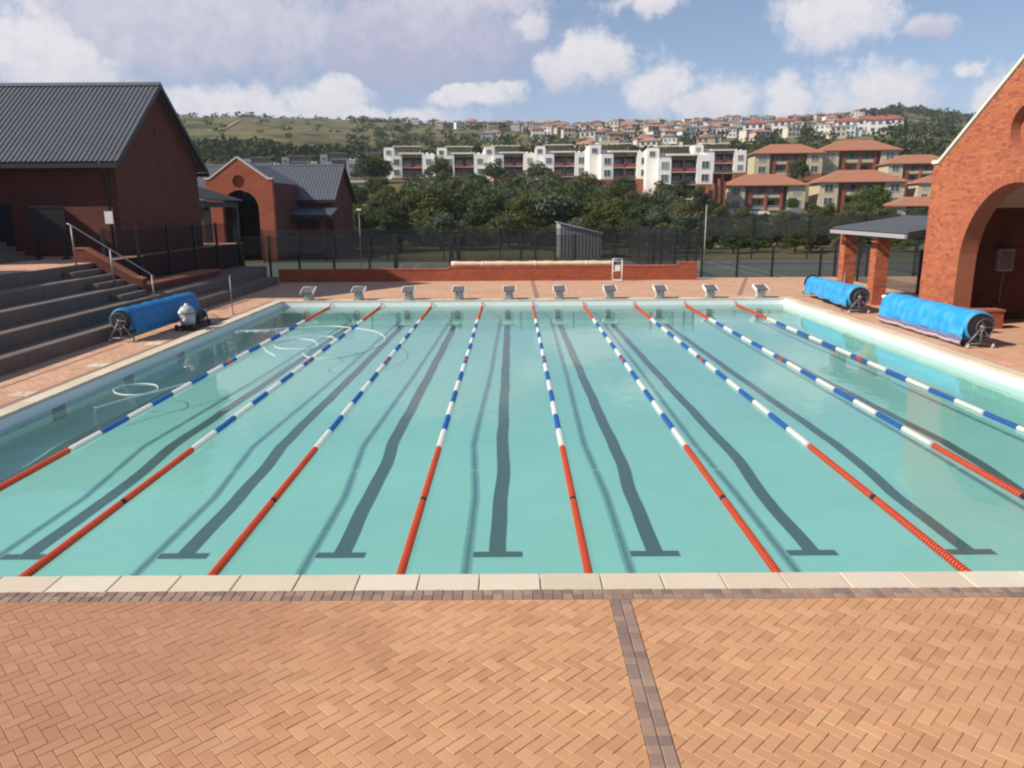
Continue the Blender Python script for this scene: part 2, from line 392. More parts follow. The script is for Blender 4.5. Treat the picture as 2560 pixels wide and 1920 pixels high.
xs = sorted(set([round(v, 1) for v in list(np.arange(-200, 201, 8)) + [s * (200 + 22 * i + 1.2 * i * i) for i in range(1, 38) for s in (-1, 1)]]))
ys = [-60, 0, 41, 44, 60, 82] + list(range(90, 264, 6)) + list(range(264, 420, 10)) + list(range(420, 1020, 14)) + [1060, 1150, 1300, 1600, 2200, 3500]
mb = MB(); nx = len(xs)
for y in ys:
    for x in xs: mb.v.append((x, y, terr(x, y)))
mb.f = [(j*nx+i, j*nx+i+1, (j+1)*nx+i+1, (j+1)*nx+i) for j in range(len(ys)-1) for i in range(nx-1)]
tag(mb.build('terrain', 'terrain', smooth=True), kind='structure')
# pale track climbing the grassy hill
mb = MB(); tr = [(-158, 418), (-165, 450), (-176, 500), (-190, 560), (-206, 620)]
vs = []
for i in range(41):
    f = i / 40 * (len(tr) - 1); k = min(int(f), len(tr) - 2); f -= k
    x = tr[k][0] + (tr[k+1][0] - tr[k][0]) * f; y = tr[k][1] + (tr[k+1][1] - tr[k][1]) * f
    for w in (-.8, .8): vs.append((x + w, y, terr(x + w, y) + .5))
mb.add(vs, [(2*i, 2*i+1, 2*i+3, 2*i+2) for i in range(40)])
MAT['track'] = simple('pale_track', (.33, .30, .23), .9, .1, .2, world=True)
tag(mb.build('path', 'track'), kind='structure')
# ---------------------------------------------------------------- deck and pool
CW = .36                                                    # coping width
deck = MB()
X0, X1, Y0 = -15.2, 26.0, -6.0
for a, b, c, d in ((X0, X1, Y0, PN-CW), (X0, X1, PF+CW, DY1), (X0, PL-CW, PN-CW, PF+CW), (PR+CW, X1, PN-CW, PF+CW)):
    deck.box(a, b, c, d, -.6, 0)
deck_o = tag(deck.build('pool_deck', 'deck'), kind='structure')
basin = MB()
def floorz(y): return interp(y, [(PN,-.77),(11.8,-.77),(14.2,-.655),(21,-.76),(PF,-.86)])
FY = [PN, 9, 10.4, 11.8, 12.6, 13.4, 14.2, 16, 18, 21, 25, 29, PF]
vs = [(x, y, floorz(y)) for y in FY for x in (PL, PR)]
basin.add(vs, [(2*i, 2*i+1, 2*i+3, 2*i+2) for i in range(len(FY)-1)])
basin_o = basin.build('swimming_pool', 'pool'); tag(basin_o, kind='structure')
w = MB()
for (x0, y0, x1, y1) in ((PL, PN, PL, PF), (PR, PF, PR, PN), (PL, PF, PR, PF), (PR, PN, PL, PN)):
    w.add([(x0, y0, -1), (x1, y1, -1), (x1, y1, WZ-.06), (x0, y0, WZ-.06)], [(0, 1, 2, 3)])
w.build('pool_wall', 'pool', basin_o)
w = MB()
for (x0, y0, x1, y1) in ((PL, PN, PL, PF), (PR, PF, PR, PN), (PL, PF, PR, PF), (PR, PN, PL, PN)):
    w.add([(x0, y0, WZ-.06), (x1, y1, WZ-.06), (x1, y1, -.05), (x0, y0, -.05)], [(0, 1, 2, 3)])
w.build('tile_band', 'pooltile', basin_o)
wt = MB(); wt.add([(PL, PN, WZ), (PR, PN, WZ), (PR, PF, WZ), (PL, PF, WZ)], [(0, 1, 2, 3)])
tag(wt.build('water', 'water'), kind='structure')
ROPE_X = [-7.68 + 2.13 * i for i in range(9)]
LANE_X = [-8.745 + 2.13 * i for i in range(10)]
for x in LANE_X:
    l = MB()
    yy = sorted([PN+2.18, 11.8, 14.2, 21.0, PF-1.6] + [PN+2.5+.4*k for k in range(51)])
    wv = lambda y: (.007*math.sin(y*1.7+x) + .006*math.sin(y*3.7+2*x)) + .045*math.exp(-((y-13.1)/.8)**2)
    l.add([(x+s+wv(y), y, floorz(y)+.012) for y in yy for s in (-.11, .11)], [(2*i, 2*i+1, 2*i+3, 2*i+2) for i in range(len(yy)-1)])
    for y in (PN+2.03, PF-1.6):
        l.add([(x-.33, y, floorz(y)+.008), (x+.33, y, floorz(y)+.008), (x+.33, y+.16, floorz(y+.16)+.008), (x-.33, y+.16, floorz(y+.16)+.008)], [(0, 1, 2, 3)])
    l.build('lane_line', 'laneline', basin_o)
    c = MB(); c.box(x-.11, x+.11, PF-.012, PF-.004, -.8, -.42); c.build('wall_target', 'laneline', basin_o)
# coping slabs, shared mesh
def slab_mesh(lx, ly, h=.07, bev=.006):
    m = MB(); a, b = lx/2, ly/2
    vs = []
    for (z, i) in ((-h, 0), (-bev, 0), (0, bev)):
        vs += [(-a+i, -b+i, z), (a-i, -b+i, z), (a-i, b-i, z), (-a+i, b-i, z)]
    fs = [(8, 9, 10, 11)]
    for k in (0, 4): fs += [(k+i, k+(i+1) % 4, k+4+(i+1) % 4, k+4+i) for i in range(4)]
    m.add(vs, fs); return m
def mesh_of(mbb, name, mat):
    o = mbb.build(name, mat); me = o.data; bpy.data.objects.remove(o); return me
SL = .636
cop_me = mesh_of(slab_mesh(SL-.012, CW-.004), 'coping_slab', 'coping')
def coping(x, y, rot):
    o = inst(cop_me, 'coping_slab', basin_o, (x, y, .012+random.uniform(0, .003)), (0, 0, rot))
n = round((PR-PL+2*CW)/SL)
for i in range(n):
    x = .27 + SL * (i - 15.5)
    if PL-CW+.25 < x < PR+CW-.25:
        coping(x, PN-CW/2+.01, 0); coping(x, PF+CW/2-.01, 0)
n = int((PF-PN)/SL)
for i in range(n):
    y = PN + .01 + SL * (i + .5) * (PF-PN-.02)/(n*SL)
    coping(PL-CW/2+.01, y, R(90)); coping(PR+CW/2-.01, y, R(90))
for x in (PL-CW/2, PR+CW/2):
    for y in (PN-CW/2, PF+CW/2):
        m = slab_mesh(CW-.01, CW-.01); m.build('coping_corner', 'coping', basin_o, loc=(x, y, .013))
# near deck: clay pavers in 45 degree herringbone, grey setts along the pool and across
sand = MB(); sand.add([(-9, 2.8, .0145), (9, 2.8, .0145), (9, PN-CW, .0145), (-9, PN-CW, .0145)], [(0, 1, 2, 3)])
sand.build('sand_bed', 'sand', deck_o)
sett_me = mesh_of(slab_mesh(.097, .097, .03, .006), 'sett', 'sett')
YS = 6.945                                                   # field edge
for i in range(150):
    for j in (0, 1):
        x = -7.5 + i * .1005
        inst(sett_me, 'sett', deck_o, (x, 7.108 - j * .102, .026 + random.uniform(-.002, .002)), (random.uniform(-.01, .01), random.uniform(-.01, .01), random.uniform(-.02, .02)))
SX0, SX1 = .945, 1.15
for i in range(38):
    for x in (SX0 + .05, SX1 - .052):
        inst(sett_me, 'sett', deck_o, (x, YS - .055 - i * .1005, .026 + random.uniform(-.002, .002)), (random.uniform(-.01, .01), random.uniform(-.01, .01), random.uniform(-.02, .02)))
def clip(poly, n, d):                                        # keep n.p <= d
    out = []
    for i in range(len(poly)):
        p, q = poly[i], poly[(i+1) % len(poly)]
        a, b = n[0]*p[0]+n[1]*p[1]-d, n[0]*q[0]+n[1]*q[1]-d
        if a <= 0: out.append(p)
        if a * b < 0:
            t = a / (a - b); out.append((p[0]+(q[0]-p[0])*t, p[1]+(q[1]-p[1])*t))
    return out
def area(p): return abs(sum(p[i][0]*p[(i+1) % len(p)][1]-p[(i+1) % len(p)][0]*p[i][1] for i in range(len(p))))/2
def chamfer_poly(m, poly, z0, z1, bev, tilt=(0, 0)):
    cx = sum(p[0] for p in poly)/len(poly); cy = sum(p[1] for p in poly)/len(poly); n = len(poly)
    rr = max(math.hypot(p[0]-cx, p[1]-cy) for p in poly); k = 1 - bev / max(rr*.6, .02)
    T = lambda x, y: tilt[0]*(x-cx) + tilt[1]*(y-cy)
    vs = [(p[0], p[1], z0) for p in poly] + [(p[0], p[1], z1-bev*.6+T(*p)) for p in poly] + [(cx+(p[0]-cx)*k, cy+(p[1]-cy)*k, z1+T(*p)) for p in poly]
    fs = [tuple(range(2*n, 3*n))] + [(i, (i+1) % n, n+(i+1) % n, n+i) for i in range(n)] + [(n+i, n+(i+1) % n, 2*n+(i+1) % n, 2*n+i) for i in range(n)]
    m.add(vs, fs)
B = .1; c45 = math.sqrt(.5)
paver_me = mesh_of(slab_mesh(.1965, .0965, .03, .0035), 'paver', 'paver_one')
full = []; cut = []
g = .002
for i in range(-110, 111):
    for j in range(-60, 61):
        # lattice (1,1) and (2,-2) in brick units, one brick each way per cell
        ox, oy = i + 2*j, i - 2*j
        for k, (ax, ay, bx, by) in enumerate(((0, 0, 2, 1), (0, 1, 1, 3))):
            r = [(ox+ax+g*10/B*.1, oy+ay+g*10/B*.1), (ox+bx-g*10/B*.1, oy+ay+g*10/B*.1), (ox+bx-g*10/B*.1, oy+by-g*10/B*.1), (ox+ax+g*10/B*.1, oy+by-g*10/B*.1)]
            P = [((x*c45 + y*c45)*B - .013, (-x*c45 + y*c45)*B + 5.02) for x, y in r]
            cx = sum(p[0] for p in P)/4; cy = sum(p[1] for p in P)/4
            if not (-8.2 < cx < 8.2 and 3.1 < cy < 7.1): continue
            rot = -R(45) if k == 0 else R(45)
            inside = all(p[1] < YS and (p[0] < SX0-.003 or p[0] > SX1+.003) for p in P) and (P[0][0]-SX0)*(P[2][0]-SX0) > 0
            if inside: full.append((cx, cy, rot, P))
            else:
                Q = clip(P, (0, 1), YS - .003)
                for side in (((1, 0), SX0-.004), ((-1, 0), -(SX1+.004))):
                    q = clip(Q, *side) if len(Q) > 2 else []
                    if len(q) > 2 and area(q) > .0008: cut.append(q)
# the pavers that show largest: nearest to the camera and inside its view
def inview(cx, cy): return abs(cx) < .73 * (cy * .975 + .86) * .97 and cy > 4.62
vis = sorted([p for p in full if inview(p[0], p[1])], key=lambda p: math.hypot(p[0], p[1]))
near = set(id(p) for p in vis[:300])
field = MB()
for p in full:
    z = .026 + random.uniform(-.0016, .0016); tl = (random.uniform(-.006, .006), random.uniform(-.006, .006))
    if id(p) in near:
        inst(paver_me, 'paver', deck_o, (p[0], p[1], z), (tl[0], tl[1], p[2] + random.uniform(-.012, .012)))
    else:
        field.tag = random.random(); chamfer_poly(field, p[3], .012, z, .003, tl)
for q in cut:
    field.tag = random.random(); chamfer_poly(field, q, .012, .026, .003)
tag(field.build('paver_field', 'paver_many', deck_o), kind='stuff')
# grey sett bands crossing the far and side decks, skimmer lids
MAT['band'] = simple('sett_band', (.30, .19, .14), .9, .2, 8, world=True)
b = MB()
for x in (.945, ): b.add([(x, PF+CW, .004), (x+.2, PF+CW, .004), (x+.2, 41, .004), (x, 41, .004)], [(0, 1, 2, 3)])
b.add([(9.8, PF+1.2, .004), (10.0, PF+1.2, .004), (12.8, 42, .004), (12.6, 42, .004)], [(0, 1, 2, 3)])
b.add([(PL-CW-.2, PN, .004), (PL-CW-.003, PN, .004), (PL-CW-.003, PF, .004), (PL-CW-.2, PF, .004)], [(0, 1, 2, 3)])
b.add([(-11.35, 13, .004), (-11.25, 13, .004), (-11.25, 22, .004), (-11.35, 22, .004)], [(0, 1, 2, 3)])
b.build('sett_band', 'band', deck_o)
for i, y in enumerate((15.88, 18.95, 22.1)):
    e = MB(); chamfer_poly(e, [(-10.66, y-.2), (-10.2, y-.2), (-10.2, y+.2), (-10.66, y+.2)], 0, .018, .01)
    o = empty('skimmer_lid', (0, 0, 0), 0, 'square cream skimmer lid set in the left deck, %s from the camera' % ORD[i], 'skimmer lid', 'skimmer lids along the left coping')
    e.build('lid', 'coping', o)
    m = MB(); m.lathe([(.03, 0), (.03, .022), (.02, .024)], 10, 'z', (-10.43, y, 0)); m.build('lifting_ring', 'steel', o)
    m = MB(); m.box(PL-.002, PL+.012, y-.24, y+.24, WZ-.30, WZ-.03); m.build('skimmer_mouth', 'rubber', o)

# ---------------------------------------------------------------- terrace, bleachers, stairs (left)
TZ = 1.95
t = MB(); t.box(-60, -15.17, -6, 44, -.6, TZ - .01); tr_o = tag(t.build('terrace', 'brick'), kind='structure')
t = MB(); t.add([(-60, -6, TZ), (-15.15, -6, TZ), (-15.15, 44, TZ), (-60, 44, TZ)], [(0, 1, 2, 3)]); t.build('terrace_paving', 'deck', tr_o)
NOSE = [-12.1, -12.86, -13.62, -14.38, -15.14]
bl = empty('concrete_bleachers', (-13.6, 20, 0), 0, 'long stepped grey concrete seating rising beside the left deck', 'bleachers')
for k, x in enumerate(NOSE):
    y1 = 39.9 if k < 2 else 28.0
    z1 = .39 * (k + 1) - (.006 if k == 4 else 0)
    z0 = 0 if k == 0 else .39 * k - .03
    m = MB(); xb = x - .80
    r = .035                                                # rounded nosing
    prof = [(x - .01, z0), (x - .01, z1 - .13), (x, z1 - .12), (x, z1 - r), (x - r * .3, z1 - r * .3), (x - r, z1), (xb, z1), (xb, z0)]
    ys_ = [2.0]
    while ys_[-1] < y1 - 2.6: ys_.append(ys_[-1] + 2.4)
    ys_.append(y1)
    if True:
        for a, b_ in zip(ys_, ys_[1:]):
            s = MB(); s.prism([(px + 13.6, pz) for px, pz in prof], 'y', a - 20 + .008, b_ - 20 - .008); s.build('seat_slab', 'concrete', bl)
    m.box(xb + 13.6 - .1, x - .06 + 13.6, 2 - 20, y1 - 20 - .02, z0, z1 - .05); m.build('core', 'concrete', bl)
for k in range(4):                                          # half steps of the aisle
    for s_ in (0,):
        m = MB(); x = NOSE[k + 1]; m.box(x + .36 + 13.6, x + 13.6 + .012, 26.0 - 20, 27.85 - 20, .39 * (k + 1), .39 * (k + 1) + .195); m.build('aisle_step', 'concrete', bl)
fl = empty('brick_stair_flank', (-14.5, 28.2, 0), 0, 'sloping red brick flank wall closing the upper bleacher tiers', 'brick wall')
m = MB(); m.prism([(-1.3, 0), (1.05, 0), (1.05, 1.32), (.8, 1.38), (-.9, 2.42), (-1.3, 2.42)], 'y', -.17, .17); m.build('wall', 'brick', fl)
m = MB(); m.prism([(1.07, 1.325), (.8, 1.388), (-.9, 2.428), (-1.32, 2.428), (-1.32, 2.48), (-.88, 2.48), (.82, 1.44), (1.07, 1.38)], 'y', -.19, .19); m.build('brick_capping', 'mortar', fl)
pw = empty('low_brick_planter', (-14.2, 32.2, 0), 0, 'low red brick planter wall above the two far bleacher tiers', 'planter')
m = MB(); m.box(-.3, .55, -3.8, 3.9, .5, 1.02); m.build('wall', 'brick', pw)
m = MB(); m.box(-.33, .58, -3.82, 3.92, 1.022, 1.09); m.build('capping', 'mortar', pw)
t = MB(); t.box(-15.14, -13.4, 28.4, DY1, -.5, .76); tag(t.build('planter_bed', 'concrete'), kind='structure')

def rail(name, label, pts, posts, loc, second=None):
    e = empty(name, loc, 0, label, 'handrail')
    L = Vector(loc)
    m = MB(); m.tube([Vector(p) - L for p in pts], .02, 10); m.build('top_rail', 'steel', e, True)
    if second:
        m = MB(); m.tube([Vector(p) - L for p in second], .02, 8); m.build('lower_rail', 'steel', e, True)
    for (a, b_) in posts:
        m = MB(); m.tube([Vector(a) - L, Vector(b_) - L], .03, 8); m.build('post', 'steel', e, True)
        m = MB(); m.lathe([(.07, 0), (.07, .012), (.04, .02)], 12, 'z', Vector(a) - L); m.build('base_plate', 'steel', e)
rail('steel_handrail', 'sloping steel handrail running down the bleacher aisle', [(-15.33, 27, 3.36), (-15.2, 27, 3.3), (-12.62, 27, 1.6), (-12.5, 27, 1.5)],
     [((-15.2, 27, 1.95), (-15.2, 27, 3.28)), ((-13.95, 27, 1.17), (-13.95, 27, 2.46)), ((-12.6, 27, .39), (-12.6, 27, 1.58))], (-14, 27, .39))
st = empty('concrete_stairs', (-19.6, 28.5, TZ), 0, 'short grey concrete stairs climbing left from the terrace', 'stairs')
for k in range(6):
    m = MB(); m.box(-2.6, 1.3 - .32 * k, -1.2, 1.2, .17 * k + .001 * (k > 0), .17 * (k + 1)); m.build('step', 'concrete', st)
rail('double_handrail', 'double steel stair rail at the left picture edge', [(-18.0, 27.1, 3.0), (-20.2, 27.1, 4.25), (-21, 27.1, 4.3)], [((-18.1, 27.1, 1.95), (-18.1, 27.1, 3.05)), ((-20.2, 27.1, 2.6), (-20.2, 27.1, 4.22))], (-19, 27.1, TZ),
     [(-18.1, 27.1, 2.5), (-20.2, 27.1, 3.72)])
nb_ = empty('notice_board', (-17.75, 30.0, TZ), R(8), 'black board on two legs standing against the shaded brick wall', 'board')
m = MB(); m.box(-.62, .62, -.04, .04, .75, 1.95); m.build('panel', 'black', nb_)
m = MB(); m.box(-.66, .66, -.055, .055, 1.952, 2.02); m.build('frame_top', 'fascia', nb_)
for x in (-.5, .5):
    m = MB(); m.box(x - .05, x + .05, -.06, .06, 0, .75); m.build('leg', 'black', nb_)
    m = MB(); m.box(x - .07, x + .07, -.25, .25, 0, .06); m.build('foot', 'black', nb_)

# ---------------------------------------------------------------- gabled brick buildings
def ribbed(m, o, u, d, n, period=.2, h=.036, th=.05):
    """sheet roofing: origin o, u along the ridge (length), d down the slope, n the normal"""
    o, u, d, n = map(Vector, (o, u, d, n)); L = u.length; un = u / L; k = int(L / period); p = L / k
    prof = []
    for i in range(k):
        prof += [(i*p, 0), (i*p + p*.52, 0), (i*p + p*.62, h), (i*p + p*.9, h)]
    prof.append((L, 0))
    N = len(prof)
    vs = [o + un*a + n*b for a, b in prof] + [o + d + un*a + n*b for a, b in prof]
    vs += [o + un*a - n*th for a, b in prof] + [o + d + un*a - n*th for a, b in prof]
    fs = []
    for i in range(N-1):
        fs += [(i, i+1, N+i+1, N+i), (2*N+i+1, 2*N+i, 3*N+i, 3*N+i+1), (N+i, N+i+1, 3*N+i+1, 3*N+i), (i+1, i, 2*N+i, 2*N+i+1)]
    fs += [(0, N, 3*N, 2*N), (N-1, 3*N-1, 4*N-1, 2*N-1)]
    m.add(vs, fs)
def gabled(name, label, x0, x1, y0, y1, zb, ze, zr, over=.5, verge=.4, along='x', pipe=None, period=.2):
    """ridge along x (or y, then x and y trade places)"""
    e = empty(name, ((x0+x1)/2, (y0+y1)/2, zb), 0, label, 'building')
    L = Vector(e.location)
    S = (lambda p: Vector(p) - L) if along == 'x' else (lambda p: Vector((p[1], p[0], p[2])) - L)
    if along == 'y': x0, x1, y0, y1 = y0, y1, x0, x1
    ym = (y0+y1)/2; sl = (zr-ze)/(ym-y0)
    m = MB(); prof = [(y0, zb-.5), (y1, zb-.5), (y1, ze), (ym, zr-.06), (y0, ze)]
    vs = [S((x, p[0], p[1])) for x in (x0, x1) for p in prof]
    m.add(vs, [tuple(range(5)), tuple(range(9, 4, -1))] + [(i, i+5, (i+1) % 5+5, (i+1) % 5) for i in range(5)])
    m.build('wall', 'brick', e)
    for sgn, ya in ((-1, y0), (1, y1)):
        m = MB(); a = S((x0-verge, ym, zr+.05)); b_ = S((x1+verge, ym, zr+.05)); d = S((x0-verge, ya+sgn*over, ze-sl*over+.05)) - a
        u = b_ - a; nn = u.cross(d) if False else d.cross(u); nn.normalize()
        if nn.z < 0: nn = -nn
        ribbed(m, a, u, d, nn, period); m.build('roof_sheet', 'roof', e)
        m = MB(); q0 = S((x0-verge, ya+sgn*(over+.02), ze-sl*over)); q1 = S((x1+verge, ya+sgn*(over+.14), ze-sl*over))
        m.box(min(q0.x, q1.x), max(q0.x, q1.x), min(q0.y, q1.y), max(q0.y, q1.y), q0.z-.2, q0.z-.02); m.build('gutter', 'fascia', e)
        m = MB(); q0 = S((x0, ya+sgn*.004, ze-sl*over-.2)); q1 = S((x1, ya+sgn*(over+.015), ze-sl*over-.16))
        m.box(min(q0.x, q1.x), max(q0.x, q1.x), min(q0.y, q1.y), max(q0.y, q1.y), q0.z, q1.z); m.build('soffit', 'fascia', e)
        for xv in (x0-verge, x1+verge-.04):
            m = MB(); P = [(ym, zr+.09), (ya+sgn*over, ze-sl*over+.09), (ya+sgn*over, ze-sl*over-.16), (ym, zr-.16)]
            vs = [S((x, p[0], p[1])) for x in (xv-.012, xv+.052) for p in P]
            m.add(vs, [(0, 1, 2, 3), (7, 6, 5, 4)] + [(i, i+4, (i+1) % 4+4, (i+1) % 4) for i in range(4)]); m.build('barge_board', 'fascia', e)
    m = MB(); P = [(ym-.2, zr-.02), (ym, zr+.14), (ym+.2, zr-.02)]
    vs = [S((x, p[0], p[1])) for x in (x0-verge, x1+verge) for p in P]
    m.add(vs, [(0, 1, 2), (5, 4, 3), (0, 3, 4, 1), (1, 4, 5, 2), (2, 5, 3, 0)]); m.build('ridge_cap', 'roof', e)
    if pipe:
        m = MB(); px, py = pipe
        m.tube([S((px, py-.45, ze-.35)), S((px, py-.42, ze-.5)), S((px, py-.09, ze-.85)), S((px, py-.09, zb))], .06, 8); m.build('downpipe', 'fascia', e, True)
    return e
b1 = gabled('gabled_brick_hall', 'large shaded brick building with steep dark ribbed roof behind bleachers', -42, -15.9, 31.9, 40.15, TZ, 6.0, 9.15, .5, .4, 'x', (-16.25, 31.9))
L = b1.location
m = MB(); m.box(-21.9-L.x, -20.3-L.x, 31.86-L.y, 31.95-L.y, 1.95-TZ, 4.1-TZ); m.build('shade_panel', 'fascia', b1)  # dark panel added for the shadow on this wall, not a door
m = MB(); m.box(-15.95-L.x, -15.86-L.x, 35.85-L.y, 36.1-L.y, 7.15-TZ, 7.3-TZ); m.build('air_vent', 'fascia', b1)
sg = empty('wall_sign', (-16.25, 31.68, 3.5), 0, 'small blank white notice fixed to the downpipe at the building corner', 'sign')
m = MB(); m.box(-.16, .16, -.03, .0, -.24, .24); m.build('plate', 'sign', sg)
m = MB(); m.box(-.18, .18, .001, .02, -.26, .26); m.build('backing', 'steel', sg)
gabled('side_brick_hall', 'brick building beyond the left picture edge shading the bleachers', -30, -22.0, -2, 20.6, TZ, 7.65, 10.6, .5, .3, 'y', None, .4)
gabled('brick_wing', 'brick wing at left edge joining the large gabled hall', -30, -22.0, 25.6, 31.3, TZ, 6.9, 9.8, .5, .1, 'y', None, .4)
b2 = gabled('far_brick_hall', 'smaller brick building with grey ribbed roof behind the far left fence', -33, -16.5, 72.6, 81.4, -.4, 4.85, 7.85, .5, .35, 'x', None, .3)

# arch fronted gable walls; profile columns along s, with an arch opening and a round recess
def arch_gable(e, half, zs, za, ahalf, spring, circ, thick, face, zb, mat, bricks=False, step=.06):
    """face(s, z, depth) -> local point. zs shoulder height, za apex height"""
    cz, cr, cd = circ; kick = .35
    def top(s): return zs if abs(s) > half - kick else zs + (za - zs) * (1 - abs(s) / (half - kick))
    def arch(s): return zb if abs(s) >= ahalf else spring + math.sqrt(max(0, ahalf**2 - s**2))
    ss = sorted(set([round(-half + i * step, 4) for i in range(int(2*half/step)+1)] + [half, -half, ahalf, -ahalf, half-kick, kick-half, 0, cr, -cr] +
                    [round(ahalf*math.cos(math.pi*i/24), 4) for i in range(25)] + [round(cr*math.cos(math.pi*i/16), 4) for i in range(17)]))
    m = MB()
    def quad(s0, s1, a0, a1, b0, b1, dep, flip):
        q = [face(s0, a0, dep), face(s1, a1, dep), face(s1, b1, dep), face(s0, b0, dep)]
        m.add(q, [(3, 2, 1, 0) if flip else (0, 1, 2, 3)])
    for s0, s1 in zip(ss, ss[1:]):
        mid = (s0+s1)/2; inA = abs(mid) < ahalf
        a0 = arch(s0) if inA else zb; a1 = arch(s1) if inA else zb
        if inA and abs(s0) >= ahalf - 1e-6: a0 = spring
        if inA and abs(s1) >= ahalf - 1e-6: a1 = spring
        if abs(mid) < cr:
            h0 = math.sqrt(max(0, cr*cr-s0*s0)); h1 = math.sqrt(max(0, cr*cr-s1*s1))
            quad(s0, s1, a0, a1, cz-h0, cz-h1, 0, False); quad(s0, s1, cz+h0, cz+h1, top(s0), top(s1), 0, False)
            quad(s0, s1, cz-h0, cz-h1, cz+h0, cz+h1, cd, False)
            for sg in (-1, 1): m.add([face(s0, cz+sg*h0, 0), face(s1, cz+sg*h1, 0), face(s1, cz+sg*h1, cd), face(s0, cz+sg*h0, cd)], [(0, 1, 2, 3)])
        else: quad(s0, s1, a0, a1, top(s0), top(s1), 0, False)
        quad(s0, s1, a0, a1, top(s0), top(s1), thick, True)
        if inA: m.add([face(s0, a0, 0), face(s1, a1, 0), face(s1, a1, thick), face(s0, a0, thick)], [(0, 1, 2, 3)])
        m.add([face(s0, top(s0), 0), face(s1, top(s1), 0), face(s1, top(s1), thick), face(s0, top(s0), thick)], [(0, 1, 2, 3)])
    for s in (-ahalf, ahalf): m.add([face(s, zb, 0), face(s, spring, 0), face(s, spring, thick), face(s, zb, thick)], [(0, 1, 2, 3)])
    for s in (-half, half): m.add([face(s, zb, 0), face(s, zs, 0), face(s, zs, thick), face(s, zb, thick)], [(0, 1, 2, 3)])
    m.build('wall', mat, e)
    # pale coping on the gable
    pts = [(-half-.04, zs), (-half+kick, zs), (0, za), (half-kick, zs), (half+.04, zs)]
    for (p, q) in zip(pts, pts[1:]):
        m = MB(); v = []
        for dep in (-.06, thick+.06):
            v += [face(p[0], p[1]+.003, dep), face(q[0], q[1]+.003, dep), face(q[0], q[1]+.12, dep), face(p[0], p[1]+.12, dep)]
        m.add(v, [(0, 1, 2, 3), (7, 6, 5, 4), (0, 4, 5, 1), (1, 5, 6, 2), (2, 6, 7, 3), (3, 7, 4, 0)]); m.build('gable_coping', 'cream', e)
    if not bricks: return
    # brick courses as real bricks, proud of the joints
    field = MB(); singles = []
    bw, bh, mo = .222, .075, .010
    row = 0; z = zb + .005
    while z < za:
        zm = z + bh/2; s = -half + (bw/2 if row % 2 else 0) - bw
        while s < half:
            a, b_ = max(s, -half+.002), min(s+bw, half-.002)
            segs = [(a, b_)] if b_ - a > .03 else []
            if zm > zs:                                     # rake
                lim = (half-kick) * (1 - (z+bh-zs)/(za-zs)) - .01
                segs = [(max(p, -lim), min(q, lim)) for p, q in segs]
            def cutout(segs, c, w):
                o = []
                for p, q in segs:
                    if q <= c-w or p >= c+w: o.append((p, q)); continue
                    if p < c-w: o.append((p, c-w))
                    if q > c+w: o.append((c+w, q))
                return o
            if zm < spring: segs = cutout(segs, 0, ahalf+.004)
            elif zm < spring + ahalf + .24: segs = cutout(segs, 0, math.sqrt(max(0, (ahalf+.235)**2-(zm-spring)**2)))
            if abs(zm-cz) < cr+.12: segs = cutout(segs, 0, math.sqrt(max(0, (cr+.115)**2-(zm-cz)**2)))
            for p, q in segs:
                if q - p > .025: singles.append((p+mo/2, q-mo/2, z, z+bh))
            s += bw + mo*0
        z += bh + mo; row += 1
    def brick(mm, p, q, z0, z1, pr):
        v = [face(p, z0, -pr), face(q, z0, -pr), face(q, z1, -pr), face(p, z1, -pr), face(p, z0, .01), face(q, z0, .01), face(q, z1, .01), face(p, z1, .01)]
        mm.add(v, [(0, 1, 2, 3), (0, 4, 5, 1), (1, 5, 6, 2), (2, 6, 7, 3), (3, 7, 4, 0)])
    # arch ring and ring round the recess
    ring = []
    nv = 92
    for i in range(nv):
        t0, t1 = math.pi*i/nv + .004*.5, math.pi*(i+1)/nv - .004*.5
        ring.append([(ahalf+.004, t0), (ahalf+.23, t0), (ahalf+.23, t1), (ahalf+.004, t1), spring])
    nv = 48
    for i in range(nv):
        t0, t1 = 2*math.pi*i/nv + .006, 2*math.pi*(i+1)/nv - .006
        ring.append([(cr+.002, t0), (cr+.108, t0), (cr+.108, t1), (cr+.002, t1), cz])
    def vous(mm, r):
        zc = r[4]; pr = .007
        P = [(q[0]*math.cos(q[1]), zc + q[0]*math.sin(q[1])) for q in r[:4]]
        v = [face(p[0], p[1], -pr) for p in P] + [face(p[0], p[1], .01) for p in P]
        mm.add(v, [(0, 1, 2, 3), (0, 4, 5, 1), (1, 5, 6, 2), (2, 6, 7, 3), (3, 7, 4, 0)])
    for r in ring: field.tag = random.random() * .6; vous(field, r)
    # the 300 that show largest: full bricks nearest the camera in view
    def score(b):
        w = e.matrix_world @ Vector(face((b[0]+b[1])/2, b[2], 0))
        return (b[1]-b[0] < .2) * 1000 + (w.y < 21.4) * 1000 + (w - cam.location).length
    bpy.context.view_layer.update()
    singles.sort(key=score)
    for i, (p, q, z0, z1) in enumerate(singles):
        pr = .006 + random.uniform(-.002, .003)
        if i < 300:
            mm = MB(); brick(mm, p, q, z0, z1, pr); mm.build('brick', 'brick_one', e)
        else: field.tag = random.random(); brick(field, p, q, z0, z1, pr)
    tag(field.build('brick_field', 'brick_many', e), kind='stuff')
ar = empty('arched_brick_pavilion', (14.0, 22.0, 0), 0, 'tall sunlit red brick gable with round arch beside the right deck', 'building')
arch_gable(ar, 4.5, 5.12, 7.95, 2.4, 2.0, (5.85, .62, .28), .55, lambda s, z, d: Vector((d, s, z)), -.1, 'mortar', True)
m = MB(); m.box(5.9, 6.2, -4.04, 4.04, -.1, 6.1); m.build('back_wall', 'brick', ar)
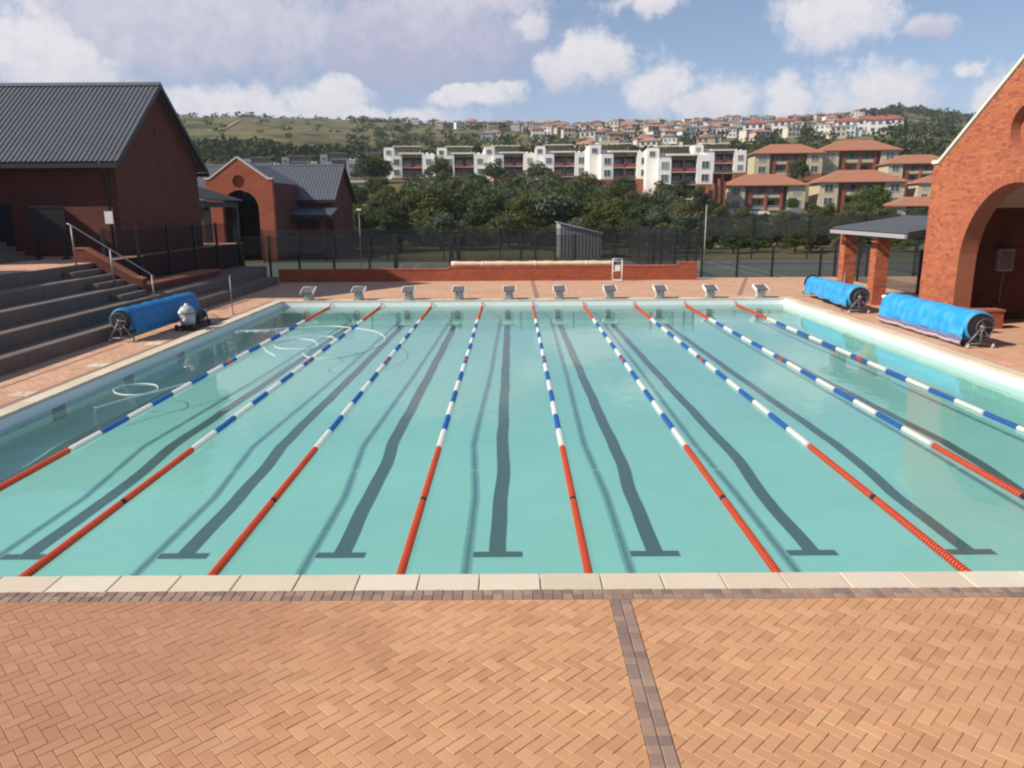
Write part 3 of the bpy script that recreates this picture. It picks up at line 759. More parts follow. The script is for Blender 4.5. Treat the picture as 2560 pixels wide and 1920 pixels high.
for s in (-1, 1):
    m = MB(); m.hexa([(.552, s*4.04, 3.7), (5.9, s*4.04, 3.7), (5.9, 0, 6.2), (.552, 0, 6.2)], [(.552, s*4.04, 3.8), (5.9, s*4.04, 3.8), (5.9, 0, 6.3), (.552, 0, 6.3)]); m.build('ceiling', 'plaster', ar)
    m = MB(); a = Vector((.6, 0, 7.55)); u = Vector((8, 0, 0)); d = Vector((0, s*4.5, -2.95)); n_ = Vector((0, s*2.95, 4.5)).normalized()
    ribbed(m, a, u, d, n_, .25); m.build('roof_sheet', 'roof', ar)
    m = MB(); m.box(.55, 8, s*4.2 - .15, s*4.2 + .15, -.1, 4.5); m.build('outer_wall', 'brick', ar)
m = MB(); m.box(.06, 1.35, 1.9, 2.38, 0, .54); m.build('bench', 'brick_bright', ar)
m = MB(); m.box(.04, 1.38, 1.87, 2.39, .542, .6); m.build('bench_top', 'mortar', ar)
eb = empty('meter_box', (16.4, 25.93, 2.0), 0, 'grey electrical box on the dark wall inside the arch', 'electrical box')
m = MB(); m.box(-.26, .26, -.12, .06, -.36, .36); m.build('case', 'shed', eb)
m = MB(); m.box(-.21, .21, -.14, -.121, -.3, .3); m.build('door', 'steel', eb)
m = MB(); m.tube([(0, -.03, -.36), (0, -.03, -1.4)], .02, 8); m.build('conduit', 'steel', eb)
oc = empty('orange_crate', (14.35, 23.2, 0), R(15), 'small orange plastic tub on the ground behind the long blue reel', 'tub')
m = MB(); m.hexa([(-.2, -.25, 0), (.2, -.25, 0), (.2, .25, 0), (-.2, .25, 0)], [(-.26, -.32, .42), (.26, -.32, .42), (.26, .32, .42), (-.26, .32, .42)]); m.build('body', 'orange', oc)
m = MB(); m.box(-.29, .29, -.35, .35, .421, .47); m.build('rim', 'orange', oc); oc.scale = (.62, .62, .7)
# colonnade with lean-to roof beyond the arch
cn = empty('lean_to_canopy', (14.0, 30, 0), 0, 'grey lean-to canopy on two square brick columns past the arch', 'canopy')
for yc in (30.2, 33.1):
    m = MB(); m.box(.0, .5, yc-.25-30, yc+.25-30, 0, 2.62); m.build('column', 'mortar', cn)
    f = MB(); bh = .085; k = 0
    for z in np.arange(.004, 2.58, bh):
        for face_ in range(4):
            o = .0 if k % 2 else .12
            for a0, a1 in ((0, .25-o*.5), (.25-o*.5, .5)):
                f.tag = random.random(); p = .007
                a0_, a1_ = a0+.004, a1-.004
                if face_ == 0: f.box(-p, .01, yc-30-.25+a0_, yc-30-.25+a1_, z, z+.075)
                if face_ == 1: f.box(.49, .5+p, yc-30-.25+a0_, yc-30-.25+a1_, z, z+.075)
                if face_ == 2: f.box(a0_, a1_, yc-30-.25-p, yc-30-.24, z, z+.075)
                if face_ == 3: f.box(a0_, a1_, yc-30+.24, yc-30+.25+p, z, z+.075)
        k += 1
    tag(f.build('column_bricks', 'brick_many', cn), kind='stuff')
m = MB(); ribbed(m, Vector((2.6, -3.3, 3.36)), Vector((0, 6.3, 0)), Vector((-3.1, 0, -.46)), Vector((-.46, 0, 3.1)).normalized(), .25, .03); m.build('roof_sheet', 'roof', cn)
m = MB(); m.box(-.62, -.5, -3.3, 3.0, 2.68, 2.82); m.build('gutter', 'shed', cn)
m = MB(); m.box(.05, .45, -3.3, 3.0, 2.63, 2.86); m.build('beam', 'fascia', cn)
for y in (-3.33, 3.0):
    m = MB(); m.hexa([(-.52, y, 2.66), (2.6, y, 3.12), (2.6, y+.03, 3.12), (-.52, y+.03, 2.66)], [(-.52, y, 2.9), (2.6, y, 3.38), (2.6, y+.03, 3.38), (-.52, y+.03, 2.9)]); m.build('barge_board', 'fascia', cn)
# arched porch of the far hall, walkways
a2 = empty('far_arched_porch', (-22.4, 65, -.4), 0, 'sunlit brick gable with arch and round recess in the distance at left', 'porch')
arch_gable(a2, 2.75, 6.55, 8.25, 1.5, 4.2, (6.4, .5, .3), .5, lambda s, z, d: Vector((s, d, z)), 0, 'brick_bright', False, .12)
for s in (-1, 1):
    m = MB(); m.box(s*2.5-.2, s*2.5+.2, .5, 8, 0, 6.3); m.build('side_wall', 'brick', a2)
    m = MB(); ribbed(m, Vector((0, .55, 7.9)), Vector((0, 8, 0)), Vector((s*2.7, 0, -1.6)), Vector((s*1.6, 0, 2.7)).normalized(), .3); m.build('roof_sheet', 'roof', a2)
w1 = empty('walkway_roof', (-18, 49, -.4), 0, 'sloping walkway roof coloured dark for shade between the large hall and the arch', 'canopy')
m = MB(); ribbed(m, Vector((-2.4, -6, 5.9)), Vector((0, 5.4, 0)), Vector((3.9, 0, -1.2)), Vector((1.2, 0, 3.9)).normalized(), .3); m.build('roof_sheet', 'fascia', w1)  # shade put into the colour: dark fascia instead of roof sheet grey
m = MB(); m.box(1.0, 1.2, -6, -.7, 4.3, 4.6); m.build('beam', 'fascia', w1)
for y in (-5.4, -1.0):
    m = MB(); m.box(.95, 1.25, y-.15, y+.15, 0, 4.3); m.build('post', 'fascia', w1)
w2 = empty('verandah_roof', (-18.6, 71, -.4), 0, 'low dark verandah roof and brick column before the far hall', 'canopy')
m = MB(); ribbed(m, Vector((-3.6, 1.5, 4.3)), Vector((6.2, 0, 0)), Vector((0, -2.6, -.65)), Vector((0, -.65, 2.6)).normalized(), .3); m.build('roof_sheet', 'roof', w2)
m = MB(); m.box(-3.6, 2.6, -1.2, -1.05, 3.3, 3.6); m.build('gutter', 'fascia', w2)
m = MB(); m.box(1.35, 1.8, -1.0, -.55, 0, 3.35); m.build('column', 'brick', w2)

# ---------------------------------------------------------------- far brick wall, fences, court
bw = empty('low_brick_wall', (0, 41.1, 0), 0, 'long low red brick wall behind the starting blocks', 'brick wall')
for (x0, x1, h) in ((-12.4, -3.4, .6), (-3.4, 5.8, .70), (5.8, 8.75, .72), (8.75, 9.75, .86)):
    m = MB(); m.box(x0+.002, x1-.002, -.12, .16, -.3, h); m.build('wall_section', 'brick_bright', bw)
    cw = MB()
    nb2 = int((x1-x0)/.115)
    for i in range(nb2):
        cw.tag = random.random(); p = (x1-x0)/nb2; cw.box(x0+i*p+.006, x0+(i+1)*p-.006, -.14, .18, h+.002, h+.07)
    tag(cw.build('brick_on_edge', 'brick_many', bw), kind='stuff')
rl = empty('rolled_cover', (1.0, 41.1, .78), 0, 'long cream rolled cover lying along the low brick wall', 'rolled cover')
prof = []
for i in range(40):
    y = -4.25 + i * 8.6 / 39; prof.append((.125 + .012*math.sin(i*1.7) + .008*math.sin(i*.6+1), y))
m = MB(); m.lathe(prof, 18, 'x', (0, 0, .12)); m.build('roll', MAT.setdefault('rollcream', simple('cream_cover', (.74, .58, .40), .7, .1, 2)), rl, True)
for y in (-2.6, .2, 2.9):
    m = MB(); m.lathe([(.142, y-.03), (.142, y+.03)], 18, 'x', (0, 0, .12)); m.build('strap', 'white', rl, True)

def fence(name, label, pts, h, net='net', panel_from=.05, post=.05, rails=True, thick=()):
    o0 = Vector(pts[0]); e = empty(name, o0, 0, label, 'fence')
    for i, p in enumerate(pts):
        p = Vector(p) - o0; r = post * (2.2 if i in thick else 1)
        m = MB(); m.box(p.x-r, p.x+r, p.y-r, p.y+r, p.z, p.z+h+.08); m.build('post', 'black', e)
    for a, b_ in zip(pts, pts[1:]):
        a, b_ = Vector(a)-o0, Vector(b_)-o0; d = (b_-a).normalized(); a2_, b2_ = a+d*post, b_-d*post
        n_ = Vector((-d.y, d.x, 0))*.004
        m = MB(); m.add([a2_+Vector((0, 0, panel_from)), b2_+Vector((0, 0, panel_from)), b2_+Vector((0, 0, h)), a2_+Vector((0, 0, h))], [(0, 1, 2, 3)])
        m.build('mesh_panel', net, e)
        if rails:
            m = MB()
            for z in (panel_from, h*.5, h): m.tube([a2_+n_*4+Vector((0, 0, z)), b2_+n_*4+Vector((0, 0, z))], .012, 5)
            m.build('rail', 'black', e)
fence('pool_fence', 'tall dark mesh fence behind the low brick wall', [(x, 42.6, -.05) for x in (-14.9, -13.3, -11.7, -9.8, -7.85, -6.4, -3.36, -2.95, .45, 1.25, 3.4, 5.6, 7.68, 9.55, 10.05)], 2.35, thick=(5, 6, 7))
fence('side_pool_fence', 'dark mesh fence above the bleachers before the shaded gable', [(-15.0, y, .76) for y in (28.6, 31.2, 34, 36.8, 39.6, 42.6)], 2.3)
fence('low_pool_fence', 'shorter dark mesh fence in front of the tennis court at right', [(x, 42.5, -.1) for x in (10.35, 12.3, 14.22, 16.85, 19.4, 22, 24.6)], 1.6)
fence('side_court_fence', 'short mesh fence behind the columns of the canopy', [(17.6, y, -.05) for y in (27.5, 30.5, 33.5, 36.5, 39.5, 42.4)], 1.9)
fence('court_fence', 'very tall windbreak fence on the far side of the tennis court', [(x, 63.5, -.5) for x in (15.2, 19.5, 24, 28.5, 33, 38, 43)], 3.5, 'net2', 1.9, .05)
fence('court_side_fence', 'high mesh fence along the tennis court behind the low brick wall', [(x, 62.5, -.5) for x in (-20, -15, -10, -5.5, -1, 3.4, 8, 12, 15.2)], 2.6, 'net', .05, .045)
fence('mid_court_fence', 'tall wire fence dividing the two tennis courts', [(9.2 + i*.05, 44 + i*4.6, -.5) for i in range(5)], 2.9, 'net', .05, .04)
ct = MB(); ct.add([(-30, 44, -.44), (40, 44, -.44), (40, 63, -.44), (-30, 63, -.44)], [(0, 1, 2, 3)])
ct_o = tag(ct.build('tennis_court', 'court'), kind='structure')
for (x0, y0, x1, y1) in ((15.1, 60.5, 15.45, 45), (16.4, 60.5, 16.8, 45), (11.7, 60, 11.9, 45), (24.2, 60.5, 24.5, 45), (11.7, 60.5, 26, 60.5), (-8.4, 60, -8.4, 45), (-7.2, 60, -7.2, 45), (2.6, 60, 2.6, 45), (-8.4, 60, 3.6, 60), (3.7, 60, 3.7, 45), (-7.2, 54, 2.6, 54), (13, 54, 24, 54)):
    dx, dy = x1-x0, y1-y0; l = math.hypot(dx, dy); nx_, ny_ = -dy/l*.03, dx/l*.03
    m = MB(); z = -.436 + .0005*random.random(); m.add([(x0+nx_, y0+ny_, z), (x1+nx_, y1+ny_, z), (x1-nx_, y1-ny_, z), (x0-nx_, y0-ny_, z)], [(0, 1, 2, 3)])
    m.build('court_line', 'courtline', ct_o)
sh = empty('ribbed_shed', (5.75, 66, -.5), 0, 'grey ribbed metal shed with sloping top beyond the court fence', 'shed')
m = MB(); m.prism([(-1.75, 0), (1.75, 0), (1.75, 2.1), (-1.75, 2.95)], 'y', 0, 5); m.build('wall', 'shed', sh)
for i in range(12):
    x = -1.6 + i*.29; m = MB(); m.box(x-.02, x+.02, -.03, -.002, 0, 2.9-.243*(x+1.75)); m.build('wall_rib', 'fascia', sh)
m = MB(); m.hexa([(-1.9, -.25, 3.0), (1.9, -.25, 2.08), (1.9, 5.2, 2.08), (-1.9, 5.2, 3.0)], [(-1.9, -.25, 3.06), (1.9, -.25, 2.14), (1.9, 5.2, 2.14), (-1.9, 5.2, 3.06)]); m.build('roof_sheet', 'shed', sh)
def lamp_pole(name, label, x, y, h, z0=-.5, col='steel', head=True):
    e = empty(name, (x, y, z0), 0, label, 'lamp post')
    m = MB(); m.tube([(0, 0, 0), (0, 0, h)], [.03, .02], 8); m.build('pole', col, e, True)
    if head:
        m = MB(); m.hexa([(-.2, -.15, h), (.2, -.15, h), (.2, .12, h+.03), (-.2, .12, h+.03)], [(-.16, -.1, h+.1), (.16, -.1, h+.1), (.16, .1, h+.12), (-.16, .1, h+.12)]); m.build('lamp_head', 'tank', e)
lamp_pole('court_lamp', 'slim white court lamp in front of the wood at left', -11.2, 57.5, 4.15)
lamp_pole('court_pole', 'tall plain cream pole beside the court at right', 15.0, 60.9, 4.4, -.5, 'cream', False)
tub = empty('white_frame_stand', (5.45, 40.35, 0), R(-4), 'white tubular stand with white panel before the low brick wall', 'stand')
for x in (-.24, .24):
    for y in (-.2, .2):
        m = MB(); m.tube([(x, y, 0), (x, y*.6, 1.1 if x > 0 and y < 0 else 1.16)], .017, 8); m.build('upright', 'whitemetal', tub, True)
for z, y in ((1.16, .12), (1.06, -.12), (.55, -.16)):
    m = MB(); m.tube([(-.25, y, z), (.25, y, z)], .015, 8); m.build('crossbar', 'whitemetal', tub, True)
m = MB(); m.box(-.14, .14, -.19, -.175, .56, .86); m.build('panel', 'sign', tub)
m = MB(); m.box(-.23, .23, -.26, .2, .02, .09); m.build('foot_plate', 'cream', tub)

# ---------------------------------------------------------------- starting blocks
sb = empty('starting_block', (0, 0, 0))
m = MB(); m.hexa([(-.2, -.12, 0), (.2, -.12, 0), (.2, .22, 0), (-.2, .22, 0)], [(-.15, -.2, .44), (.15, -.2, .44), (.15, .2, .52), (-.15, .2, .52)]); m.build('pedestal', 'tank', sb)
m = MB(); m.hexa([(-.27, -.34, .42), (.27, -.34, .42), (.27, .34, .60), (-.27, .34, .60)], [(-.27, -.34, .46), (.27, -.34, .46), (.27, .34, .64), (-.27, .34, .64)]); m.build('platform', 'platform', sb)
for s in (-1, 1):
    m = MB(); m.hexa([(s*.275, -.36, .34), (s*.305, -.36, .34), (s*.305, .36, .53), (s*.275, .36, .53)] if s > 0 else [(s*.305, -.36, .34), (s*.275, -.36, .34), (s*.275, .36, .53), (s*.305, .36, .53)],
                     [(s*.275, -.36, .49), (s*.305, -.36, .49), (s*.305, .36, .68), (s*.275, .36, .68)] if s > 0 else [(s*.305, -.36, .49), (s*.275, -.36, .49), (s*.275, .36, .68), (s*.305, .36, .68)]); m.build('side_frame', 'white', sb)
    m = MB(); m.tube([(s*.12, -.24, .42), (s*.12, -.3, .3), (s*.18, -.3, .25)], .014, 6); m.build('grab_bar', 'steel', sb, True)
m = MB(); m.tube([(-.29, .345, .66), (.29, .345, .66)], .014, 6); m.build('rear_bar', 'whitemetal', sb, True)
m = MB(); m.box(-.24, .24, -.15, .27, 0, .02); m.build('base_plate', 'steel', sb)
for i in range(10):
    o = sb if i == 0 else copy_tree(sb)
    o.location = (LANE_X[i] + .08, PF + .22, .014); o.scale = (.9, .9, .8)
    tag(o, 'white starting block with dark sloping top, %s from the left' % ORD[i], 'starting block', 'starting blocks along the far pool end')

# ---------------------------------------------------------------- lane ropes
LEN = PF - PN
def float_section(l, mat, name='float_section', pitch=.058, r=.052):
    k = max(2, int(l/pitch)); p = l/k; prof = []
    for i in range(k): prof += [(.015, i*p), (r*.94, i*p+p*.05), (r, i*p+p*.14), (r, i*p+p*.24), (r*.94, i*p+p*.33), (.015, i*p+p*.38)]
    m = MB(); m.lathe(prof, 10, 'y'); return mesh_of(m, name, mat)
NSEG = 15; A0, A1 = 5.2, 20.55; SEG = (A1-A0)/NSEG
me_w = float_section(SEG-.03, 'floatwhite'); me_b = float_section(SEG-.03, 'floatblue')
me_r1 = float_section(2.62, 'red'); me_r2 = float_section(2.38, 'red'); me_r3 = float_section(LEN-A1-.5, 'red')
me_p = float_section(.3, 'red'); me_bs = float_section((SEG-.36)/2, 'floatblue')
m = MB(); m.tube([(0, 0, 0), (0, LEN-.02, 0)], .008, 6); me_c = mesh_of(m, 'cable', 'steel')
m = MB(); m.lathe([(.02, 0), (.045, .01), (.045, .06), (.02, .07)], 10, 'y'); me_j = mesh_of(m, 'joint', 'rubber')
for i, x in enumerate(ROPE_X):
    e = empty('lane_rope', (x, PN+.01, WZ + .025), 0, 'floating lane rope with red ends and white and blue middle, %s from the left' % ORD[i], 'lane rope', 'lane ropes on the pool')
    inst(me_c, 'cable', e, (0, 0, 0))
    inst(me_r1, 'float_section', e, (0, .06, 0)); inst(me_j, 'joint', e, (0, 2.69, 0)); inst(me_r2, 'float_section', e, (0, 2.78, 0))
    wob = random.uniform(-.01, .01)
    for k in range(NSEG):
        y = A0 + k*SEG
        if k == 7:
            inst(me_bs, 'float_section', e, (0, y+.015, 0)); inst(me_p, 'float_section', e, (0, y+SEG/2-.15, 0)); inst(me_bs, 'float_section', e, (0, y+SEG/2+.165, 0))
        else: inst(me_b if k % 2 else me_w, 'float_section', e, (wob*math.sin(k*.6), y+.015, 0))
    inst(me_r3, 'float_section', e, (0, A1+.02, 0))
    m = MB(); m.tube([(0, LEN-.5, 0), (0, LEN-.2, .05), (0, LEN-.02, .12)], .022, 8); m.build('end_hook', 'red', e, True)

# ---------------------------------------------------------------- hoses on the water, splash
def spline(pts, n=14):
    out = []; P = [Vector(p) for p in pts]
    for i in range(len(P)-1):
        p0, p1, p2, p3 = P[max(i-1, 0)], P[i], P[i+1], P[min(i+2, len(P)-1)]
        for k in range(n):
            t_ = k/n; out.append(.5*((2*p1)+(-p0+p2)*t_+(2*p0-5*p1+4*p2-p3)*t_*t_+(-p0+3*p1-3*p2+p3)*t_**3))
    out.append(P[-1]); return out
def hose(name, label, pts, r=.0125):
    e = empty(name, (pts[0][0], pts[0][1], WZ), 0, label, 'hose'); L_ = Vector((pts[0][0], pts[0][1], WZ))
    q = [Vector((p[0], p[1], WZ + .012 + (p[2] if len(p) > 2 else 0))) - L_ for p in pts]
    m = MB(); m.tube(spline(q), r, 8); m.build('tube', 'hose', e, True)
    m = MB(); m.lathe([(r*1.3, -.06), (r*1.5, -.04), (r*1.5, .04), (r*1.3, .06)], 10, 'y', q[-1]); m.build('cuff', 'hose', e, True)
hose('floating_hose', 'white hose floating in a single loop near the left pool wall', [(-8.78, 15.6), (-8.55, 16.3), (-8.3, 16.85), (-8.22, 17.25), (-8.5, 17.75), (-9.0, 17.85), (-9.25, 17.35), (-8.9, 16.85), (-8.35, 16.8), (-7.95, 17.6), (-7.72, 18.3), (-7.55, 19.5), (-7.5, 21), (-7.5, 22.4)])
hose('coiled_hose', 'white hose coiled in wide loops across the two left lane ropes', [(-6.7, 21.3), (-7.3, 22.3), (-7.55, 23.2), (-7.0, 24.2), (-6.4, 24.0), (-6.0, 23.2), (-5.9, 22.6), (-6.3, 22.4), (-7.0, 22.6), (-7.3, 23.4), (-6.7, 24.5), (-5.9, 24.6), (-5.6, 23.6), (-5.95, 22.5), (-6.0, 21.6), (-5.5, 20.95), (-4.8, 21.1), (-4.2, 22.2), (-4.0, 23.6), (-4.4, 25.2), (-5.2, 26.2), (-6.4, 26.9), (-7.6, 26.6), (-8.6, 26.1), (-9.3, 25.9)])
fo = MB()
for i in range(90):
    u = random.gauss(0, .35); x = -8.8 + u; y = 25.9 + random.gauss(0, .16); r = random.uniform(.008, .03)
    fo.lathe([(r*.3, -r*.2), (r, 0), (r*.8, r*.4), (r*.2, r*.6)], 6, 'z', (x, y, WZ + .004))
tag(fo.build('splash_foam', 'hose'), 'white bubbling foam where the hose returns water near the left wall', 'foam', kind='stuff')

# ---------------------------------------------------------------- cover reels
def reel(name, label, loc, rz, length, r, cover, flap_side, flap_z, hem=False, zc=.58, taper=1.0):
    e = empty(name, loc, rz, label, 'cover reel')
    h = length/2
    prof = []; N = 46
    for i in range(N):
        y = -h+.18 + (length-.36)*i/(N-1); f = i/(N-1)
        prof.append((r*(1 - (1-taper)*f) * (1 + .025*math.sin(i*.9) + .02*math.sin(i*.37+1)), y))
    m = MB(); m.lathe(prof, 26, 'y', (0, 0, zc)); roll = m.build('cover_roll', cover, e, True)
    for s in (-1, 1):                                       # wound layers seen at the ends
        for k in range(4):
            rr = r*(.35+.18*k)
            m = MB(); yv = s*(h-.16 + .015*(3-k)); m.lathe([(rr-.02, yv-.02), (rr, yv-.02), (rr, yv+.02), (rr-.02, yv+.02)], 20, 'y', (0, 0, zc)); m.build('wound_layer', 'rubber' if k % 2 else 'fascia', roll)
    # hanging free end
    m = MB(); NU, NV = 60, 10; vs = []
    for i in range(NU+1):
        f = i/NU; y = -h+.2 + (length-.4)*f; rr = r*(1-(1-taper)*f)
        for j in range(NV+1):
            g_ = j/NV; z = zc*(1-g_) + flap_z*g_
            bulge = .012*math.sin(i*.7)*g_ + .02*math.sin(i*.23+1)*g_ + .006*math.sin(i*1.9)*g_
            x = flap_side*(rr + .008 + .05*g_*math.sin(g_*3) + bulge)
            vs.append((x, y, z + (.03*math.sin(i*.31) if g_ == 1 else 0)))
    nv = len(vs); vs2 = [(v[0]-flap_side*.012, v[1], v[2]) for v in vs]
    fs = []
    for i in range(NU):
        for j in range(NV):
            a = i*(NV+1)+j; q = (a, a+1, a+NV+2, a+NV+1); fs.append(q); fs.append(tuple(nv+k for k in q[::-1]))
    for i in range(NU): a = i*(NV+1)+NV; fs.append((a, a+NV+1, nv+a+NV+1, nv+a))
    m.add(vs+vs2, fs); fl_ = m.build('free_end', cover, e, True)
    if hem:
        for (nm, mt, za, zb_, off) in (('hem', 'hem', flap_z+.02, .05, .012), ('hem_edge', 'hemcream', flap_z-.06, flap_z-.15, .03)):
            m = MB(); vs = []
            for i in range(NU+1):
                f = i/NU; y = -h+.2+(length-.4)*f
                for z, o in ((za, 0), ((za+zb_)/2, .05), (zb_, .02)):
                    vs.append((flap_side*(r+off+o+.012*math.sin(i*.7)+.02*math.sin(i*.23+1)), y, z+.012*math.sin(i*.45)+.006*math.sin(i*1.3)))
            m.add(vs, [q for i in range(NU) for q in ((i*3, i*3+1, i*3+4, i*3+3), (i*3+1, i*3+2, i*3+5, i*3+4))]); m.build(nm, mt, fl_, True)
    m = MB(); m.tube([(0, -h-.02, zc), (0, h+.02, zc)], .05, 12); m.build('axle', 'reelmetal', e, True)
    for s in (-1, 1):
        y = s*(h-.06)
        fr = MB()
        fr.tube([(-.34, y, .12), (0, y, zc)], .025, 8); fr.tube([(.34, y, .12), (0, y, zc)], .025, 8); fr.tube([(-.36, y, .12), (.36, y, .12)], .022, 8)
        fr.tube([(0, y, .12), (0, y, zc)], .028, 8); fr.tube([(0, y-s*.02, .1), (0, y-s*.3, .12)], .018, 6)
        f_ = fr.build('end_frame', 'reelmetal', e, True)
        for x in (-.34, .34):
            m = MB(); m.lathe([(.02, -.025), (.06, -.025), (.065, -.015), (.065, .015), (.06, .025), (.02, .025)], 14, 'x', (x, y, .066)); m.build('castor', 'tank', f_, True)
            m = MB(); m.box(x-.04, x+.04, y-.03, y+.03, .1, .15); m.build('castor_fork', 'reelmetal', f_)
    m = MB(); m.tube([(.24*math.cos(a*math.pi/10), -h-.05, zc+.24*math.sin(a*math.pi/10)) for a in range(20)], .009, 6, True); hw = m.build('hand_wheel', 'reelmetal', e, True)
    for k in range(3):
        a = k*2.094; m = MB(); m.tube([(0, -h-.05, zc), (.24*math.cos(a), -h-.05, zc+.24*math.sin(a))], .01, 6); m.build('spoke', 'reelmetal', hw)
    return e
reel('long_cover_reel', 'faded blue pool cover reel with purple hem by the brick arch', (12.68, 23.15, 0), R(.5), 5.2, .40, 'coverR', -1, .24, True, .58)
reel('far_cover_reel', 'light blue pool cover reel angled before the brick columns', (12.62, 30.3, 0), R(-3.5), 5.6, .38, 'coverR', -1, .22, False, .60, .72)
reel('left_cover_reel', 'dark blue pool cover reel on the left deck by bleachers', (-11.45, 24.75, 0), R(-2), 4.9, .34, 'coverL', 1, .2, False, .64)
reel('edge_cover_reel', 'cover reel almost out of frame at the right deck edge, only its foot showing', (13.35, 15.75, 0), R(1), 5.2, .40, 'coverR', -1, .24, True, .58)
# ---------------------------------------------------------------- pump trolley, stool, flag poles
pt = empty('filter_trolley', (-10.55, 24.75, 0), 0, 'grey filter tank with black motor on a trolley beside left reel', 'pool pump')
prof = [(.1, .14), (.2, .17), (.235, .26), (.24, .42), (.24, .55), (.225, .66), (.17, .74), (.08, .78)]
m = MB(); m.lathe(prof, 24, 'z'); tk = m.build('tank', 'tank', pt, True)
m = MB(); m.lathe([(.244, .50), (.25, .51), (.25, .55), (.244, .56)], 24, 'z'); m.build('clamp_band', 'steel', tk)
m = MB(); m.lathe([(.06, .775), (.07, .80), (.05, .84), (.02, .85)], 14, 'z'); m.build('valve_cap', 'white', tk, True)
m = MB(); m.tube([(0, -.2, .55), (0, -.42, .6), (0, -.5, .62)], [.05, .05, .075], 12); m.build('inlet', 'white', pt, True)
m = MB(); m.tube([(.02, -.22, .36), (.02, -.36, .33)], .045, 10); m.build('drain_cap', 'white', pt, True)
m = MB(); m.lathe([(.05, .32), (.12, .34), (.14, .38), (.14, .72), (.11, .78), (.05, .8)], 18, 'y', (.05, .2, .36)); mo_ = m.build('motor', 'rubber', pt, True)
for k in range(7):
    m = MB(); y = .62+k*.045; m.lathe([(.13, y), (.152, y), (.152, y+.012), (.13, y+.012)], 18, 'y', (.05, .2, .36)); m.build('cooling_fin', 'black', mo_)
m = MB(); m.lathe([(.07, 1.02), (.11, 1.03), (.11, 1.14), (.07, 1.15)], 14, 'y', (.05, .2, .36)); m.build('strainer_lid', 'white', pt, True)
m = MB(); m.tube([(.12, 1.3, .1), (.12, 1.32, .4), (.12, 1.2, .5)], .028, 8); m.build('blue_hose_tail', 'blueplastic', pt, True)
m = MB(); m.box(-.28, .28, -.32, 1.25, .09, .13); m.build('base_frame', 'black', pt)
m = MB(); m.tube([(-.25, .32, .12), (-.25, .3, 1.02), (.25, .3, 1.02), (.25, .32, .12)], .016, 8); m.build('handle', 'black', pt, True)
for x in (-.3, .3):
    for y in (-.2, 1.0):
        m = MB(); m.lathe([(.02, -.025), (.09, -.025), (.095, 0), (.09, .025), (.02, .025)], 16, 'x', (x, y, .095)); m.build('wheel', 'rubber', pt, True)
so = empty('plastic_stool', (13.05, 26.75, 0), R(20), 'small white plastic stool at the far end of long blue reel', 'stool')
m = MB(); m.lathe([(.05, .66), (.19, .67), (.2, .70), (.19, .74), (.1, .76), (.02, .76)], 18, 'z'); m.build('seat', 'white', so, True)
for k in range(4):
    a = k*math.pi/2+.4; m = MB(); m.tube([(.24*math.cos(a), .24*math.sin(a), 0), (.14*math.cos(a), .14*math.sin(a), .67)], .02, 8); m.build('leg', 'white', so, True)
for i, (x, y, s) in enumerate(((-10.4, 28.4, 'left'), (12.15, 28.3, 'right'))):
    e = empty('flag_pole', (x, y, 0), 0, 'thin steel flag stanchion standing on the %s deck' % s, 'pole')
    m = MB(); m.tube([(0, 0, 0), (0, 0, 1.42)], .02, 8); m.build('pole', 'steel', e, True)
    m = MB(); m.lathe([(.09, 0), (.09, .015), (.035, .025), (.03, .08)], 14, 'z'); m.build('base_socket', 'steel', e, True)
    m = MB(); m.tube([(0, 0, 1.4), (.05, 0, 1.44), (0, 0, 1.47)], .008, 6); m.build('eyelet', 'steel', e, True)

# ---------------------------------------------------------------- vegetation
def leafmat(name, cols):
    t = NT(name)
    a = t.node('ShaderNodeAttribute', attribute_name='rnd').outputs['Fac']; o = t.node('ShaderNodeObjectInfo').outputs['Random']
    c = t.ramp(t.math('MULTIPLY_ADD', o, .45, t.math('MULTIPLY', a, .55)), cols)
    d = t.node('ShaderNodeBsdfDiffuse'); t.l.new(c, d.inputs[0])
    tr = t.node('ShaderNodeBsdfTranslucent'); t.l.new(c, tr.inputs[0])
    mx = t.node('ShaderNodeMixShader'); mx.inputs[0].default_value = .25; t.l.new(d.outputs[0], mx.inputs[1]); t.l.new(tr.outputs[0], mx.inputs[2])
    t.l.new(mx.outputs[0], t.out.inputs[0]); return t.m
MAT['leaf_dark'] = leafmat('dark_foliage', [(0, (.042, .056, .022)), (.5, (.078, .096, .037)), (1, (.13, .142, .058))])
MAT['leaf_olive'] = leafmat('olive_foliage', [(0, (.055, .062, .02)), (.5, (.10, .105, .034)), (1, (.155, .15, .055))])
MAT['leaf_silver'] = leafmat('silvery_foliage', [(0, (.055, .075, .042)), (.5, (.10, .125, .075)), (1, (.15, .175, .115))])
MAT['leaf_green'] = leafmat('fresh_foliage', [(0, (.035, .065, .014)), (.5, (.07, .115, .022)), (1, (.12, .165, .04))])
